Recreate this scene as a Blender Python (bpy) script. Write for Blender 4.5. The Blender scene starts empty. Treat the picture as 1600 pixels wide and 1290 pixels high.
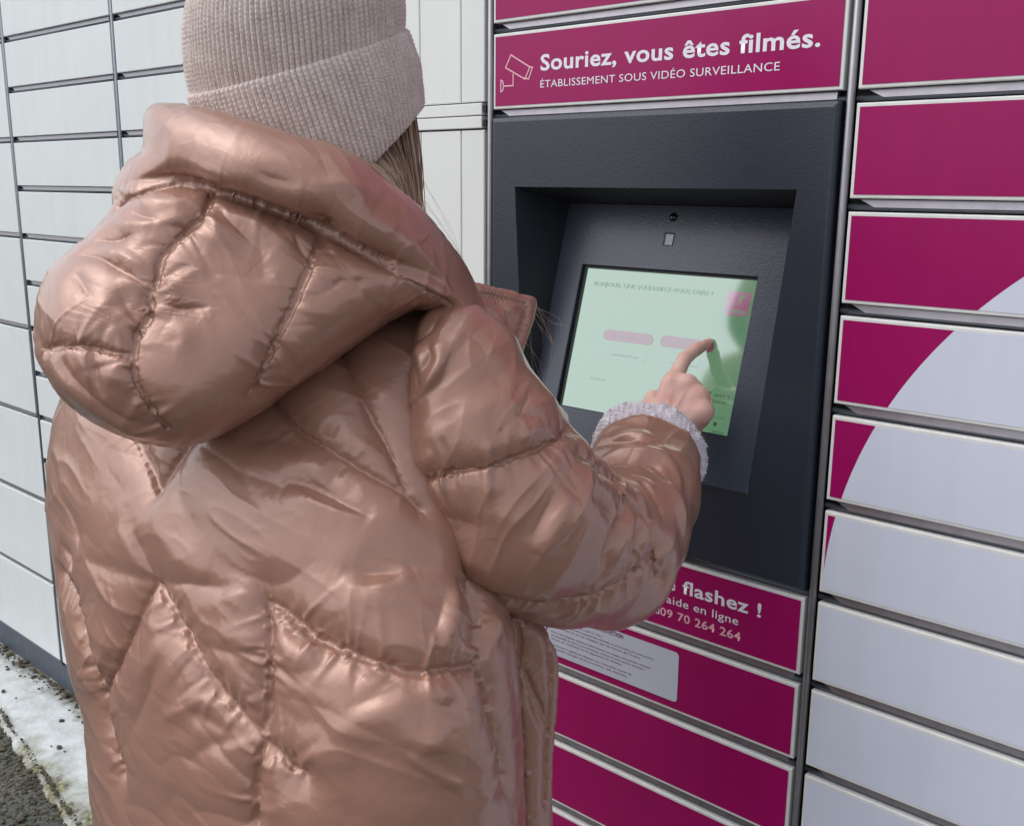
import bpy, bmesh, math, random, time
import numpy as np
from mathutils import Vector, Matrix, noise as mnoise
T0 = time.time()
random.seed(7); rng = np.random.default_rng(7)
sc = bpy.context.scene
COL = sc.collection

# ------------------------------------------------------------------ camera
H = 1.375                                  # lens height above the pavement
CAM = np.array([0.0, -1.1, H])             # the locker fronts stand in the plane y = 0
FPX = 1598.0
_y, _p, _r = math.radians(41.76), math.radians(-12.58), math.radians(0.46)
FW = np.array([-math.sin(_y)*math.cos(_p), math.cos(_y)*math.cos(_p), math.sin(_p)])
_rt = np.array([math.cos(_y), math.sin(_y), 0.0]); _up = np.cross(_rt, FW)
RT = math.cos(_r)*_rt + math.sin(_r)*_up
UP = -math.sin(_r)*_rt + math.cos(_r)*_up
cam = bpy.data.cameras.new('camera'); cam_o = bpy.data.objects.new('camera', cam); COL.objects.link(cam_o)
cam_o.matrix_world = Matrix(((RT[0], UP[0], -FW[0], CAM[0]), (RT[1], UP[1], -FW[1], CAM[1]), (RT[2], UP[2], -FW[2], CAM[2]), (0, 0, 0, 1)))
cam.sensor_width = 36.0; cam.lens = FPX/1600*36.0; cam.clip_start = 0.02; cam.clip_end = 2000
sc.camera = cam_o

# ------------------------------------------------------------------ daylight
SUN_EL, SUN_AZ = math.radians(56), math.radians(222)     # azimuth the light comes from, clockwise from +y
w = bpy.data.worlds.new('World'); sc.world = w; w.use_nodes = True
nt = w.node_tree; nt.nodes.clear()
sky = nt.nodes.new('ShaderNodeTexSky'); sky.sky_type = 'NISHITA'; sky.sun_disc = False
sky.sun_elevation = SUN_EL; sky.sun_rotation = SUN_AZ; sky.air_density = 1.0; sky.dust_density = 2.5; sky.ozone_density = 1.0
hs = nt.nodes.new('ShaderNodeHueSaturation'); hs.inputs['Saturation'].default_value = 0.34   # cloud layer
bg = nt.nodes.new('ShaderNodeBackground'); bg.inputs['Strength'].default_value = 0.15
wo = nt.nodes.new('ShaderNodeOutputWorld')
nt.links.new(sky.outputs[0], hs.inputs['Color']); nt.links.new(hs.outputs[0], bg.inputs[0]); nt.links.new(bg.outputs[0], wo.inputs[0])
sl = bpy.data.lights.new('sun', 'SUN'); sl.energy = 0.5; sl.angle = math.radians(65); sl.color = (1.0, 0.97, 0.93)
so = bpy.data.objects.new('sun', sl); COL.objects.link(so)
_d = Vector((math.sin(SUN_AZ)*math.cos(SUN_EL), math.cos(SUN_AZ)*math.cos(SUN_EL), math.sin(SUN_EL)))
so.rotation_euler = _d.to_track_quat('Z', 'Y').to_euler(); so.location = _d*20
vs = sc.view_settings
sc.display_settings.display_device = 'sRGB'
vs.view_transform = 'Standard'; vs.look = 'None'; vs.gamma = 1.0; vs.use_curve_mapping = False; vs.exposure = 0.55

# ------------------------------------------------------------------ helpers
def ray(px, py): return (px-800)/FPX*RT - (py-645)/FPX*UP + FW
def on_plane(px, py, y0, m=0.0, z0=0.0):
    """the point seen at a pixel of the photo on the plane y = y0 + m (z - z0)"""
    d = ray(px, py); t = (y0 + m*(CAM[2]-z0) - CAM[1])/(d[1]-m*d[2]); return CAM + t*d
def at(px, py, depth): return CAM + depth*ray(px, py)

def lin(*c): return tuple(((v/255)/12.92 if v <= 10 else (((v/255)+0.055)/1.055)**2.4) for v in c)

def tag(o, label=None, cat=None, group=None, kind=None):
    if label: o['label'] = label
    if cat: o['category'] = cat
    if group: o['group'] = group
    if kind: o['kind'] = kind
    return o
def link(name, me, parent=None, m=None, loc=(0, 0, 0)):
    o = bpy.data.objects.new(name, me); COL.objects.link(o)
    if m is not None and me is not None and not me.materials: me.materials.append(m)
    if parent is not None: o.parent = parent
    o.location = loc
    return o
def empty(name, loc=(0, 0, 0)):
    o = bpy.data.objects.new(name, None); COL.objects.link(o); o.location = loc; o.empty_display_size = 0.1; return o
def mesh(name, v, f, smooth=False):
    me = bpy.data.meshes.new(name)
    v = np.asarray(v, dtype=np.float32)
    if isinstance(f, np.ndarray):
        n, k = f.shape
        me.vertices.add(len(v)); me.vertices.foreach_set('co', v.ravel())
        me.loops.add(n*k); me.loops.foreach_set('vertex_index', f.astype(np.int32).ravel())
        me.polygons.add(n); me.polygons.foreach_set('loop_start', np.arange(0, n*k, k, dtype=np.int32))
        me.update(calc_edges=True)
    else:
        me.from_pydata([tuple(map(float, x)) for x in v], [], f); me.update()
    if smooth: me.polygons.foreach_set('use_smooth', np.ones(len(me.polygons), dtype=bool))
    return me
class MB:
    """collects simple solids into one mesh"""
    def __init__(s): s.v = []; s.f = []
    def box(s, x0, x1, y0, y1, z0, z1):
        b = len(s.v)
        s.v += [(x0,y0,z0),(x1,y0,z0),(x1,y1,z0),(x0,y1,z0),(x0,y0,z1),(x1,y0,z1),(x1,y1,z1),(x0,y1,z1)]
        s.f += [tuple(b+i for i in q) for q in ((0,3,2,1),(4,5,6,7),(0,1,5,4),(1,2,6,5),(2,3,7,6),(3,0,4,7))]
        return s
    def slab(s, x0, x1, z0, z1, y0, y1, b=0.0012):
        """a panel facing -y with a rounded front edge"""
        k = len(s.v); rings = []
        for t, yy in ((b, y0), (b*0.3, y0+b*0.3), (0, y0+b), (0, y1)):
            rings.append(len(s.v)); s.v += [(x0+t,yy,z0+t),(x1-t,yy,z0+t),(x1-t,yy,z1-t),(x0+t,yy,z1-t)]
        s.f.append(tuple(rings[0]+i for i in (0,1,2,3)))
        for a, c in zip(rings, rings[1:]):
            for i in range(4):
                j = (i+1) % 4; s.f.append((a+i, c+i, c+j, a+j))
        s.f.append(tuple(rings[-1]+i for i in (3,2,1,0)))
        return s
    def tube(s, p0, p1, r, n=8, r2=None):
        p0, p1 = Vector(p0), Vector(p1); ax = (p1-p0).normalized()
        a = ax.orthogonal().normalized(); c = ax.cross(a); b = len(s.v); r2 = r if r2 is None else r2
        for p, rr in ((p0, r), (p1, r2)):
            for i in range(n):
                t = 2*math.pi*i/n; s.v.append(tuple(p + a*math.cos(t)*rr + c*math.sin(t)*rr))
        for i in range(n):
            j = (i+1) % n; s.f.append((b+i, b+j, b+n+j, b+n+i))
        s.f.append(tuple(b+i for i in reversed(range(n)))); s.f.append(tuple(b+n+i for i in range(n)))
        return s
    def poly(s, pts):
        b = len(s.v); s.v += [tuple(p) for p in pts]; s.f.append(tuple(range(b, b+len(pts)))); return s
    def build(s, name, m=None, parent=None, loc=(0, 0, 0), smooth=False):
        return link(name, mesh(name, s.v, s.f, smooth), parent, m, loc)

def mat(name, base, rough=0.5, metal=0.0, spec=0.5, ior=1.45, bump=None, var=None, coat=0.0, coat_rough=0.1, sheen=0.0, emit=None, estr=0.0):
    """principled material; bump = (scale, strength, distance, detail), var = (scale, amount) for uneven colour"""
    m = bpy.data.materials.new(name); m.use_nodes = True
    n = m.node_tree.nodes; L = m.node_tree.links; p = n['Principled BSDF']
    p.inputs['Base Color'].default_value = (*base, 1); p.inputs['Roughness'].default_value = rough
    p.inputs['Metallic'].default_value = metal; p.inputs['IOR'].default_value = ior
    p.inputs['Specular IOR Level'].default_value = spec
    p.inputs['Coat Weight'].default_value = coat; p.inputs['Coat Roughness'].default_value = coat_rough
    p.inputs['Sheen Weight'].default_value = sheen
    if emit: p.inputs['Emission Color'].default_value = (*emit, 1); p.inputs['Emission Strength'].default_value = estr
    tc = n.new('ShaderNodeTexCoord')
    if var:
        t = n.new('ShaderNodeTexNoise'); t.inputs['Scale'].default_value = var[0]; t.inputs['Detail'].default_value = 6
        r = n.new('ShaderNodeMapRange'); r.inputs['From Min'].default_value = 0.3; r.inputs['From Max'].default_value = 0.7
        r.inputs['To Min'].default_value = 1-var[1]; r.inputs['To Max'].default_value = 1+var[1]
        mx = n.new('ShaderNodeMix'); mx.data_type = 'RGBA'; mx.blend_type = 'MULTIPLY'; mx.inputs[0].default_value = 1
        mx.inputs[6].default_value = (*base, 1)
        L.new(tc.outputs['Object'], t.inputs['Vector']); L.new(t.outputs['Fac'], r.inputs['Value']); L.new(r.outputs[0], mx.inputs[7])
        L.new(mx.outputs[2], p.inputs['Base Color'])
        rr = n.new('ShaderNodeMapRange'); rr.inputs['To Min'].default_value = max(0.02, rough-0.06); rr.inputs['To Max'].default_value = min(1, rough+0.06)
        L.new(t.outputs['Fac'], rr.inputs['Value']); L.new(rr.outputs[0], p.inputs['Roughness'])
    if bump:
        t = n.new('ShaderNodeTexNoise'); t.inputs['Scale'].default_value = bump[0]; t.inputs['Detail'].default_value = bump[3] if len(bump) > 3 else 2
        b = n.new('ShaderNodeBump'); b.inputs['Strength'].default_value = bump[1]; b.inputs['Distance'].default_value = bump[2]
        L.new(tc.outputs['Object'], t.inputs['Vector']); L.new(t.outputs['Fac'], b.inputs['Height']); L.new(b.outputs[0], p.inputs['Normal'])
    return m

M = dict(
    white=mat('white_powder_coat', (0.76, 0.80, 0.80), 0.42, var=(9, 0.02), bump=(420, 0.06, 0.0006)),
    strip=mat('ivory_powder_coat', (0.79, 0.81, 0.79), 0.42, var=(7, 0.02), bump=(420, 0.06, 0.0006)),
    magenta=mat('magenta_vinyl', (0.345, 0.004, 0.112), 0.30, spec=0.35, var=(6, 0.04), bump=(300, 0.03, 0.0004)),
    lavender=mat('lavender_vinyl', (0.68, 0.715, 0.83), 0.40, var=(6, 0.025), bump=(300, 0.03, 0.0004)),
    rim=mat('white_door_edge', (0.80, 0.80, 0.78), 0.4, var=(30, 0.03)),
    lip=mat('brushed_aluminium', (0.33, 0.31, 0.335), 0.36, metal=0.75, var=(60, 0.10), bump=(160, 0.10, 0.0005)),
    post=mat('anodised_post', (0.30, 0.29, 0.31), 0.38, metal=0.7, var=(40, 0.08)),
    dpost=mat('slate_post', (0.20, 0.225, 0.25), 0.40, metal=0.55, var=(40, 0.08)),
    rail=mat('slate_rail', (0.14, 0.16, 0.185), 0.35, metal=0.6),
    black=mat('dark_gap_steel', (0.012, 0.013, 0.015), 0.55),
    plinth=mat('slate_plinth_paint', (0.085, 0.105, 0.135), 0.45, var=(8, 0.10), bump=(300, 0.15, 0.001)),
    ink=mat('white_sign_ink', (0.84, 0.82, 0.90), 0.45),
    pink=mat('pink_sign_ink', (0.86, 0.45, 0.55), 0.45),
    mink=mat('magenta_sign_ink', (0.17, 0.008, 0.062), 0.5),
    notice=mat('notice_sticker', (0.56, 0.60, 0.70), 0.42, var=(8, 0.03)),
)

def weather(m, amt, seed):
    n = m.node_tree.nodes; L = m.node_tree.links; p = n['Principled BSDF']; src = p.inputs['Base Color'].links[0].from_socket
    g = n.new('ShaderNodeNewGeometry'); mp = n.new('ShaderNodeMapping'); mp.inputs['Scale'].default_value = (38, 38, 2.2); mp.inputs['Location'].default_value = (seed, 0, 0)
    t = n.new('ShaderNodeTexNoise'); t.inputs['Scale'].default_value = 1.0; t.inputs['Detail'].default_value = 5; t2 = n.new('ShaderNodeTexNoise'); t2.inputs['Scale'].default_value = 3.2; t2.inputs['Detail'].default_value = 7
    mu = n.new('ShaderNodeMath'); mu.operation = 'MULTIPLY'; r = n.new('ShaderNodeMapRange'); r.inputs['From Min'].default_value = 0.16; r.inputs['From Max'].default_value = 0.40; r.inputs['To Min'].default_value = 1.0; r.inputs['To Max'].default_value = 1-amt
    mx = n.new('ShaderNodeMix'); mx.data_type = 'RGBA'; mx.blend_type = 'MULTIPLY'; mx.inputs[0].default_value = 1
    L.new(g.outputs['Position'], mp.inputs['Vector']); L.new(mp.outputs[0], t.inputs['Vector']); L.new(g.outputs['Position'], t2.inputs['Vector'])
    L.new(t.outputs['Fac'], mu.inputs[0]); L.new(t2.outputs['Fac'], mu.inputs[1]); L.new(mu.outputs[0], r.inputs['Value'])
    L.new(src, mx.inputs[6]); L.new(r.outputs[0], mx.inputs[7]); L.new(mx.outputs[2], p.inputs['Base Color'])
for k_, a_ in (('white', 0.05), ('strip', 0.06), ('lavender', 0.045), ('magenta', 0.08), ('rim', 0.12), ('plinth', 0.2)): weather(M[k_], a_, len(k_))
def text(parent, body, x, z, capz, width, m, name='lettering', y=0.0, bold=0.0, frame=None, right=False, thick=0.0003):
    """flat lettering standing in the plane y (or in a frame given by a matrix); x, z = left end of the baseline"""
    c = bpy.data.curves.new('t', 'FONT'); c.body = body; c.size = 1.0; c.offset = bold; c.extrude = 0; c.space_character = 1.05; c.resolution_u = 3
    o = bpy.data.objects.new('t', c); COL.objects.link(o)
    dg = bpy.context.evaluated_depsgraph_get(); me = bpy.data.meshes.new_from_object(o.evaluated_get(dg))
    bpy.data.objects.remove(o); bpy.data.curves.remove(c)
    co = np.empty(len(me.vertices)*3, dtype=np.float32); me.vertices.foreach_get('co', co); co = co.reshape(-1, 3)
    sx = width/(co[:, 0].max()-co[:, 0].min()); sz = capz/0.729
    px = (co[:, 0]-co[:, 0].min())*sx + (x-width if right else x); pz = co[:, 1]*sz + z
    out = np.zeros_like(co)
    if frame is None: out[:, 0] = px; out[:, 1] = y; out[:, 2] = pz
    else:
        e0, eu, ev = frame; out[:] = e0 + px[:, None]*eu + pz[:, None]*ev
    me.vertices.foreach_set('co', out.ravel()); me.update(); me.name = name
    me.materials.clear()
    return link(name, me, parent, m)

# ------------------------------------------------------------------ ground
gm = bpy.data.materials.new('asphalt'); gm.use_nodes = True
def asphalt(m):
    n = m.node_tree.nodes; L = m.node_tree.links; p = n['Principled BSDF']; p.inputs['Roughness'].default_value = 0.9
    tc = n.new('ShaderNodeTexCoord'); v = n.new('ShaderNodeTexVoronoi'); v.inputs['Scale'].default_value = 130
    t = n.new('ShaderNodeTexNoise'); t.inputs['Scale'].default_value = 3; t.inputs['Detail'].default_value = 8
    r = n.new('ShaderNodeValToRGB'); r.color_ramp.elements[0].color = (0.05, 0.048, 0.044, 1); r.color_ramp.elements[1].color = (0.19, 0.18, 0.165, 1)
    mx = n.new('ShaderNodeMix'); mx.data_type = 'RGBA'; mx.blend_type = 'MULTIPLY'; mx.inputs[0].default_value = 0.6
    b = n.new('ShaderNodeBump'); b.inputs['Distance'].default_value = 0.004
    L.new(tc.outputs['Object'], v.inputs['Vector']); L.new(tc.outputs['Object'], t.inputs['Vector'])
    L.new(v.outputs['Color'], r.inputs[0]); L.new(r.outputs[0], mx.inputs[6]); L.new(t.outputs['Color'], mx.inputs[7])
    L.new(mx.outputs[2], p.inputs['Base Color']); L.new(v.outputs['Distance'], b.inputs['Height']); L.new(b.outputs[0], p.inputs['Normal'])
asphalt(gm)
g = MB(); g.poly([(-400, -400, 0), (400, -400, 0), (400, 400, 0), (-400, 400, 0)])
tag(g.build('ground', gm), kind='structure')

# whitewashed concrete strip along the foot of the lockers, its outer edge broken and mossy
cm = bpy.data.materials.new('whitewashed_concrete'); cm.use_nodes = True
def concrete(m):
    n = m.node_tree.nodes; L = m.node_tree.links; p = n['Principled BSDF']; p.inputs['Roughness'].default_value = 0.85
    tc = n.new('ShaderNodeTexCoord'); sp = n.new('ShaderNodeSeparateXYZ'); L.new(tc.outputs['Object'], sp.inputs[0])
    def nz(s, d=8): 
        t = n.new('ShaderNodeTexNoise'); t.inputs['Scale'].default_value = s; t.inputs['Detail'].default_value = d; L.new(tc.outputs['Object'], t.inputs['Vector']); return t
    def ramp(src, a, b, ca, cb):
        r = n.new('ShaderNodeValToRGB'); r.color_ramp.elements[0].position = a; r.color_ramp.elements[1].position = b
        r.color_ramp.elements[0].color = (*ca, 1); r.color_ramp.elements[1].color = (*cb, 1); L.new(src, r.inputs[0]); return r
    def mix(f, a, b):
        x = n.new('ShaderNodeMix'); x.data_type = 'RGBA'; L.new(f, x.inputs[0]); L.new(a, x.inputs[6]); L.new(b, x.inputs[7]); return x
    base = ramp(nz(26).outputs['Fac'], 0.30, 0.70, (0.47, 0.50, 0.50), (0.60, 0.63, 0.64))
    grime = ramp(nz(60).outputs['Fac'], 0.35, 0.62, (0.030, 0.024, 0.016), (0.16, 0.145, 0.095))
    # dirt gathers along the joint with the plinth (y near 0) and along the worn outer edge (y near -0.31)
    def band(lo, hi, k):
        a = n.new('ShaderNodeMapRange'); a.inputs['From Min'].default_value = lo; a.inputs['From Max'].default_value = hi; a.clamp = True
        L.new(sp.outputs['Y'], a.inputs['Value'])
        ad = n.new('ShaderNodeMath'); ad.operation = 'MULTIPLY_ADD'; L.new(nz(k, 10).outputs['Fac'], ad.inputs[0]); ad.inputs[1].default_value = 2.2; 
        sb = n.new('ShaderNodeMath'); sb.operation = 'SUBTRACT'; L.new(a.outputs[0], sb.inputs[0]); sb.inputs[1].default_value = 1.28
        L.new(sb.outputs[0], ad.inputs[2]); ad.use_clamp = True; return ad
    m1 = mix(band(-0.070, 0.0, 22).outputs[0], base.outputs[0], grime.outputs[0])
    m2 = mix(band(-0.13, -0.235, 16).outputs[0], m1.outputs[2], ramp(nz(90).outputs['Fac'], 0.35, 0.65, (0.05, 0.045, 0.03), (0.30, 0.29, 0.16)).outputs[0])
    L.new(m2.outputs[2], p.inputs['Base Color'])
    b = n.new('ShaderNodeBump'); b.inputs['Distance'].default_value = 0.006; b.inputs['Strength'].default_value = 0.5
    L.new(nz(70, 10).outputs['Fac'], b.inputs['Height']); L.new(b.outputs[0], p.inputs['Normal'])
concrete(cm)
def strip_mesh():
    xs = np.arange(-4.2, 1.2, 0.02); v = []; f = []
    for x in xs:
        e = -0.205 - 0.146*(max(-3.2, min(x, -1.6))+2.45) - 0.03*mnoise.noise((x*3.1, 2.0, 0)) - 0.018*mnoise.noise((x*13, 5.0, 0))
        for t, z in ((0.03, 0.018), (min(-0.02, e*0.4), 0.018), (e+0.05, 0.017), (e+0.015, 0.012), (e, -0.004)):
            v.append((x, t, z + 0.0015*mnoise.noise((x*9, t*9, 1))))
    for i in range(len(xs)-1):
        for j in range(4): a = i*5+j; f.append((a, a+1, a+6, a+5))
    return mesh('kerb_strip', v, f, True)
tag(link('kerb_strip', strip_mesh(), None, cm), kind='structure')

def gravel(n=2600):
    r = np.random.default_rng(12); v = []; f = []
    ico = [(0,0,1),(.89,0,.45),(.28,.85,.45),(-.72,.53,.45),(-.72,-.53,.45),(.28,-.85,.45),(.72,.53,-.45),(-.28,.85,-.45),(-.89,0,-.45),(-.28,-.85,-.45),(.72,-.53,-.45),(0,0,-1)]
    fc = [(0,1,2),(0,2,3),(0,3,4),(0,4,5),(0,5,1),(1,6,2),(2,7,3),(3,8,4),(4,9,5),(5,10,1),(2,6,7),(3,7,8),(4,8,9),(5,9,10),(1,10,6),(11,7,6),(11,8,7),(11,9,8),(11,10,9),(11,6,10)]
    spots = [tuple(on_ground(px, py))+(s,) for px, py, s in ((5,1080,.007),(97,1126,.008),(93,1168,.009),(101,1174,.004),(80,1165,.003),(25,1090,.003))]
    for i in range(n):
        x = r.uniform(-3.1, -1.5); y = -0.185-0.146*(x+2.45)-abs(r.normal(0, 0.09)); spots.append((x, y, r.lognormal(-5.7, 0.45)))
    for i in range(480):                      # dark crumbs and moss tufts in the joint along the plinth
        spots.append((r.uniform(-3.1, -2.2), -abs(r.normal(0, 0.016)), r.lognormal(-6.0, 0.5)))
    for x, y, s in spots:
        b = len(v); q = r.uniform(0.6, 1.15, 12)*s; z0 = 0.018 if y > -0.205-0.146*(x+2.45)+0.01 else 0.0; sq = r.uniform(0.4, 0.8); c, d = math.cos(s*9e4), math.sin(s*9e4)
        for (a, e, h), k in zip(ico, q): v.append((x+(a*c-e*d)*k*1.2, y+(a*d+e*c)*k, z0+max(h*k*sq+s*0.3, 0)))
        f += [tuple(b+i for i in t) for t in fc]
    return mesh('gravel', v, f)
def on_ground(px, py, h=0.018):
    d = ray(px, py); t = (h-CAM[2])/d[2]; p = CAM+t*d; return p[0], p[1]
tag(link('gravel', gravel(), None, mat('dark_gravel', (0.075, 0.066, 0.048), 0.9, var=(60, 0.6))), kind='stuff')

# ------------------------------------------------------------------ parcel lockers
PITCH = 0.1146
def gz(k): return H + 0.0955 - PITCH*k            # height of the k-th joint between doors
XS = [-3.146, -2.6163, -2.0890, -1.5600, -1.0303, -0.4972, 0.0358]
GAPX, GAPZ = 0.0085, 0.0072                        # half the dark joints beside and between doors
ZTOP = gz(-6)
_doors = {}
def door_mesh(wd, hd, pm):
    key = (round(wd, 4), round(hd, 4), pm)
    if key not in _doors:
        me = mesh('locker_door', *(lambda b: (b.v, b.f))(MB().slab(0, wd, 0, hd, 0, 0.014, 0.0014))); me.materials.append(M[pm])
        # lip: the metal finger strip under the door, its left end cut on the slant
        x0, x1, zt, zb = 0.010, wd-0.008, -0.0010, -0.0092
        lv = [(x0, 0.0055, zt), (x1, 0.0055, zt), (x1, 0.0040, zb), (x0+0.017, 0.0040, zb), (x0, 0.012, zt), (x1, 0.012, zt), (x1, 0.012, zb), (x0+0.017, 0.012, zb)]
        lf = [(0,3,2,1), (4,5,6,7), (0,1,5,4), (2,3,7,6), (1,2,6,5), (3,0,4,7)]
        lm = mesh('lip', lv, lf); lm.materials.append(M['lip'] if pm == 'rim' else M['post'])
        _doors[key] = (me, lm)
    return _doors[key]
def locker_door(parent, x0, x1, kt, kb, pm='white', lip=True):
    zb, zt = gz(kb)+GAPZ, gz(kt)-GAPZ
    me, lm = door_mesh(x1-x0-2*GAPX, zt-zb, pm)
    d = link('locker_door', me, parent, None, (x0+GAPX, random.uniform(-0.0004, 0.0002), zb)); d.rotation_euler = (random.gauss(0, 0.0016), 0, random.gauss(0, 0.0012))
    if lip: link('lip', lm, d)
    return d
def column(x0, x1, label, post_m='dpost', recess=False):
    c = empty('parcel_locker', (0, 0, 0)); tag(c, label, 'parcel locker', 'parcel locker columns standing side by side')
    b = MB()
    if recess:                              # the terminal's recess reaches back into this carcass
        b.box(x0+0.001, x1-0.001, 0.016, 0.60, gz(0), ZTOP+0.03).box(x0+0.001, x1-0.001, 0.17, 0.60, gz(5), gz(0)).box(x0+0.001, x1-0.001, 0.016, 0.60, 0.11, gz(5))
        b.box(x0+0.001, x0+0.02, 0.016, 0.17, gz(5), gz(0)).box(x1-0.02, x1-0.001, 0.016, 0.17, gz(5), gz(0))
    else: b.box(x0+0.001, x1-0.001, 0.016, 0.60, 0.11, ZTOP+0.03)
    b.build('carcass', M['black'], c)
    MB().box(x0+0.0005, x1-0.0005, 0.006, 0.58, 0.0, gz(12)-0.004).build('plinth', M['plinth'], c)
    b = MB(); b.tube((x1, 0.0035, gz(12)-0.004), (x1, 0.0035, ZTOP+0.03), 0.0045, 12); b.build('post', M[post_m], c, smooth=True)
    MB().box(x0-0.002, x1+0.002, -0.012, 0.62, ZTOP+0.030, ZTOP+0.075).build('roof_cap', M['plinth'], c)
    return c
def rails(c, x0, x1, ks, m='rail'):
    key = ('rail', round(x1-x0, 3), m)
    if key not in _doors:
        b = MB(); b.tube((0, 0.0085, 0), (x1-x0-0.010, 0.0085, 0), 0.0034, 10); me = mesh('rail', b.v, b.f, True); me.materials.append(M[m]); _doors[key] = me
    for k in ks: link('rail', _doors[key], c, None, (x0+0.005, 0, gz(k)-0.0022))

# leftmost column: double-height doors
cA = column(XS[0], XS[1], 'white locker column of tall double-height doors at the far left edge of the bank')
ks = list(range(-6, 13, 2))
for a, b in zip(ks, ks[1:]): locker_door(cA, XS[0], XS[1], a, b)
rails(cA, XS[0], XS[1], ks)
MB().tube((XS[0], 0.0035, gz(12)), (XS[0], 0.0035, ZTOP), 0.0045, 12).build('post', M['dpost'], cA, smooth=True)
cB = column(XS[1], XS[2], 'white locker column of low single doors left of the person, beside the tall doors')
ks = list(range(-6, 9)) + [10, 12]
for a, b in zip(ks, ks[1:]): locker_door(cB, XS[1], XS[2], a, b)
rails(cB, XS[1], XS[2], ks)
cC = column(XS[2], XS[3], 'white locker column of low single doors directly behind the beanie')
ks = list(range(-6, 13))
for a, b in zip(ks, ks[1:]): locker_door(cC, XS[2], XS[3], a, b)
rails(cC, XS[2], XS[3], ks)

# ivory column of upright planks
cD = column(XS[3], XS[4], 'ivory cabinet column of upright planks between the beanie and the magenta signs', 'post')
def planks(c, za, zb):
    xs = [XS[3]+GAPX, -1.506, -1.420, -1.335, -1.2555, -1.1715, -1.0860, XS[4]-GAPX]
    for a, b in zip(xs, xs[1:]):
        MB().slab(a+0.0009, b-0.0009, za, zb, 0.0, 0.013, 0.0016).build('plank', M['strip'], c)
planks(cD, gz(12)+GAPZ, gz(0)-0.0195); planks(cD, gz(0)+0.0190, ZTOP)
for za, zb in ((gz(0)-0.0172, gz(0)-0.0006), (gz(0)+0.0006, gz(0)+0.0172)):
    MB().slab(XS[3]+GAPX, XS[4]-GAPX-0.004, za, zb, -0.0022, 0.013, 0.0012).build('trim_band', M['strip'], cD)
for dz in (-0.010, 0.010):
    MB().box(XS[4]-0.0115, XS[4]-0.0055, -0.001, 0.012, gz(0)+dz-0.004, gz(0)+dz+0.004).build('hinge', M['black'], cD)

# terminal column: signs above and below the terminal
def sheet_poly(name, pts, m, parent, y=-0.0006):
    b = MB(); b.poly([(x, y, z) for x, z in pts]); return b.build(name, m, parent)
def printed(parent, x0, x1, kt, kb, rimw=0.0042):
    d = locker_door(parent, x0, x1, kt, kb, 'rim')
    a, b, zb, zt = x0+GAPX+rimw, x1-GAPX-rimw, gz(kb)+GAPZ+rimw, gz(kt)-GAPZ-rimw
    return d, a, b, zb, zt
def plain(parent, x0, x1, kt, kb):
    d, a, b, zb, zt = printed(parent, x0, x1, kt, kb)
    o = sheet_poly('print_sheet', [(a, zb), (b, zb), (b, zt), (a, zt)], M['magenta'], d); o.location = (-d.location.x, 0, -d.location.z)
    return d
cE = column(XS[4], XS[5], 'terminal column of magenta sign panels with white edges around the dark terminal', 'post', True)
x0, x1 = XS[4], XS[5]
for k in range(-6, -1): plain(cE, x0, x1, k, k+1)
sign = plain(cE, x0, x1, -1, 0)
sign['label'] = 'magenta sign door lettered about video surveillance with a camera icon'
help_sign = plain(cE, x0, x1, 5, 6); help_sign['label'] = 'magenta sign door with white lettering and a telephone number'
notice_door = plain(cE, x0, x1, 6, 7); notice_door['label'] = 'magenta door with a pale privacy notice sticker'
for k in range(7, 12): plain(cE, x0, x1, k, k+1)
rails(cE, x0, x1, list(range(-6, 1)) + list(range(5, 13)))
def on_door(o, d): o.location = (-d.location.x, 0, -d.location.z); return o
TY = -0.0010
on_door(text(sign, 'Souriez, vous êtes filmés.', -0.9348, H+0.1498, 0.0208, 0.3998, M['ink'], y=TY, bold=0.022), sign)
on_door(text(sign, 'ÉTABLISSEMENT SOUS VIDÉO SURVEILLANCE', -0.9346, H+0.1276, 0.0098, 0.3527, M['ink'], y=TY, bold=0.0), sign)
def strokes(parent, name, lines, wd, m, y):
    b = MB()
    for pts in lines:
        for (xa, za), (xb, zb) in zip(pts, pts[1:]):
            dx, dz = xb-xa, zb-za; l = math.hypot(dx, dz); nx, nz = -dz/l*wd/2, dx/l*wd/2; ex, ez = dx/l*wd/2, dz/l*wd/2
            b.poly([(xa-ex-nx, y, za-ez-nz), (xb+ex-nx, y, zb+ez-nz), (xb+ex+nx, y, zb+ez+nz), (xa-ex+nx, y, za-ez+nz)])
            y -= 0.00002
    return b.build(name, m, parent)
def icon(dx, dz, s):
    q = lambda *p: [(dx+s*a, dz+s*b) for a, b in p]
    return [q((-0.9884, 0.1735), (-0.9982, 0.1574), (-0.9626, 0.1403), (-0.9536, 0.1554), (-0.9884, 0.1735)),
            q((-0.9560, 0.1562), (-0.9490, 0.1545), (-0.9556, 0.1400), (-0.9626, 0.1416)),
            q((-0.9839, 0.1476), (-0.9839, 0.1330), (-1.0000, 0.1330)),
            q((-1.0066, 0.1412), (-1.0066, 0.1258), (-1.0030, 0.1275), (-1.0015, 0.1334), (-1.0030, 0.1393), (-1.0066, 0.1412))]
on_door(strokes(sign, 'camera_icon', icon(0, H, 1), 0.0019, M['pink'], TY), sign)
on_door(text(help_sign, 'Je flashez !', -0.5612, H-0.5258, 0.0188, 0.1545, M['ink'], y=TY, bold=0.020, right=True), help_sign)
on_door(text(help_sign, 'Une aide en ligne', -0.5920, H-0.5457, 0.0115, 0.1500, M['ink'], y=TY, bold=0.004, right=True), help_sign)
on_door(text(help_sign, 'au', -0.7250, H-0.5660, 0.0115, 0.0140, M['ink'], y=TY, bold=0.004), help_sign)
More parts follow.
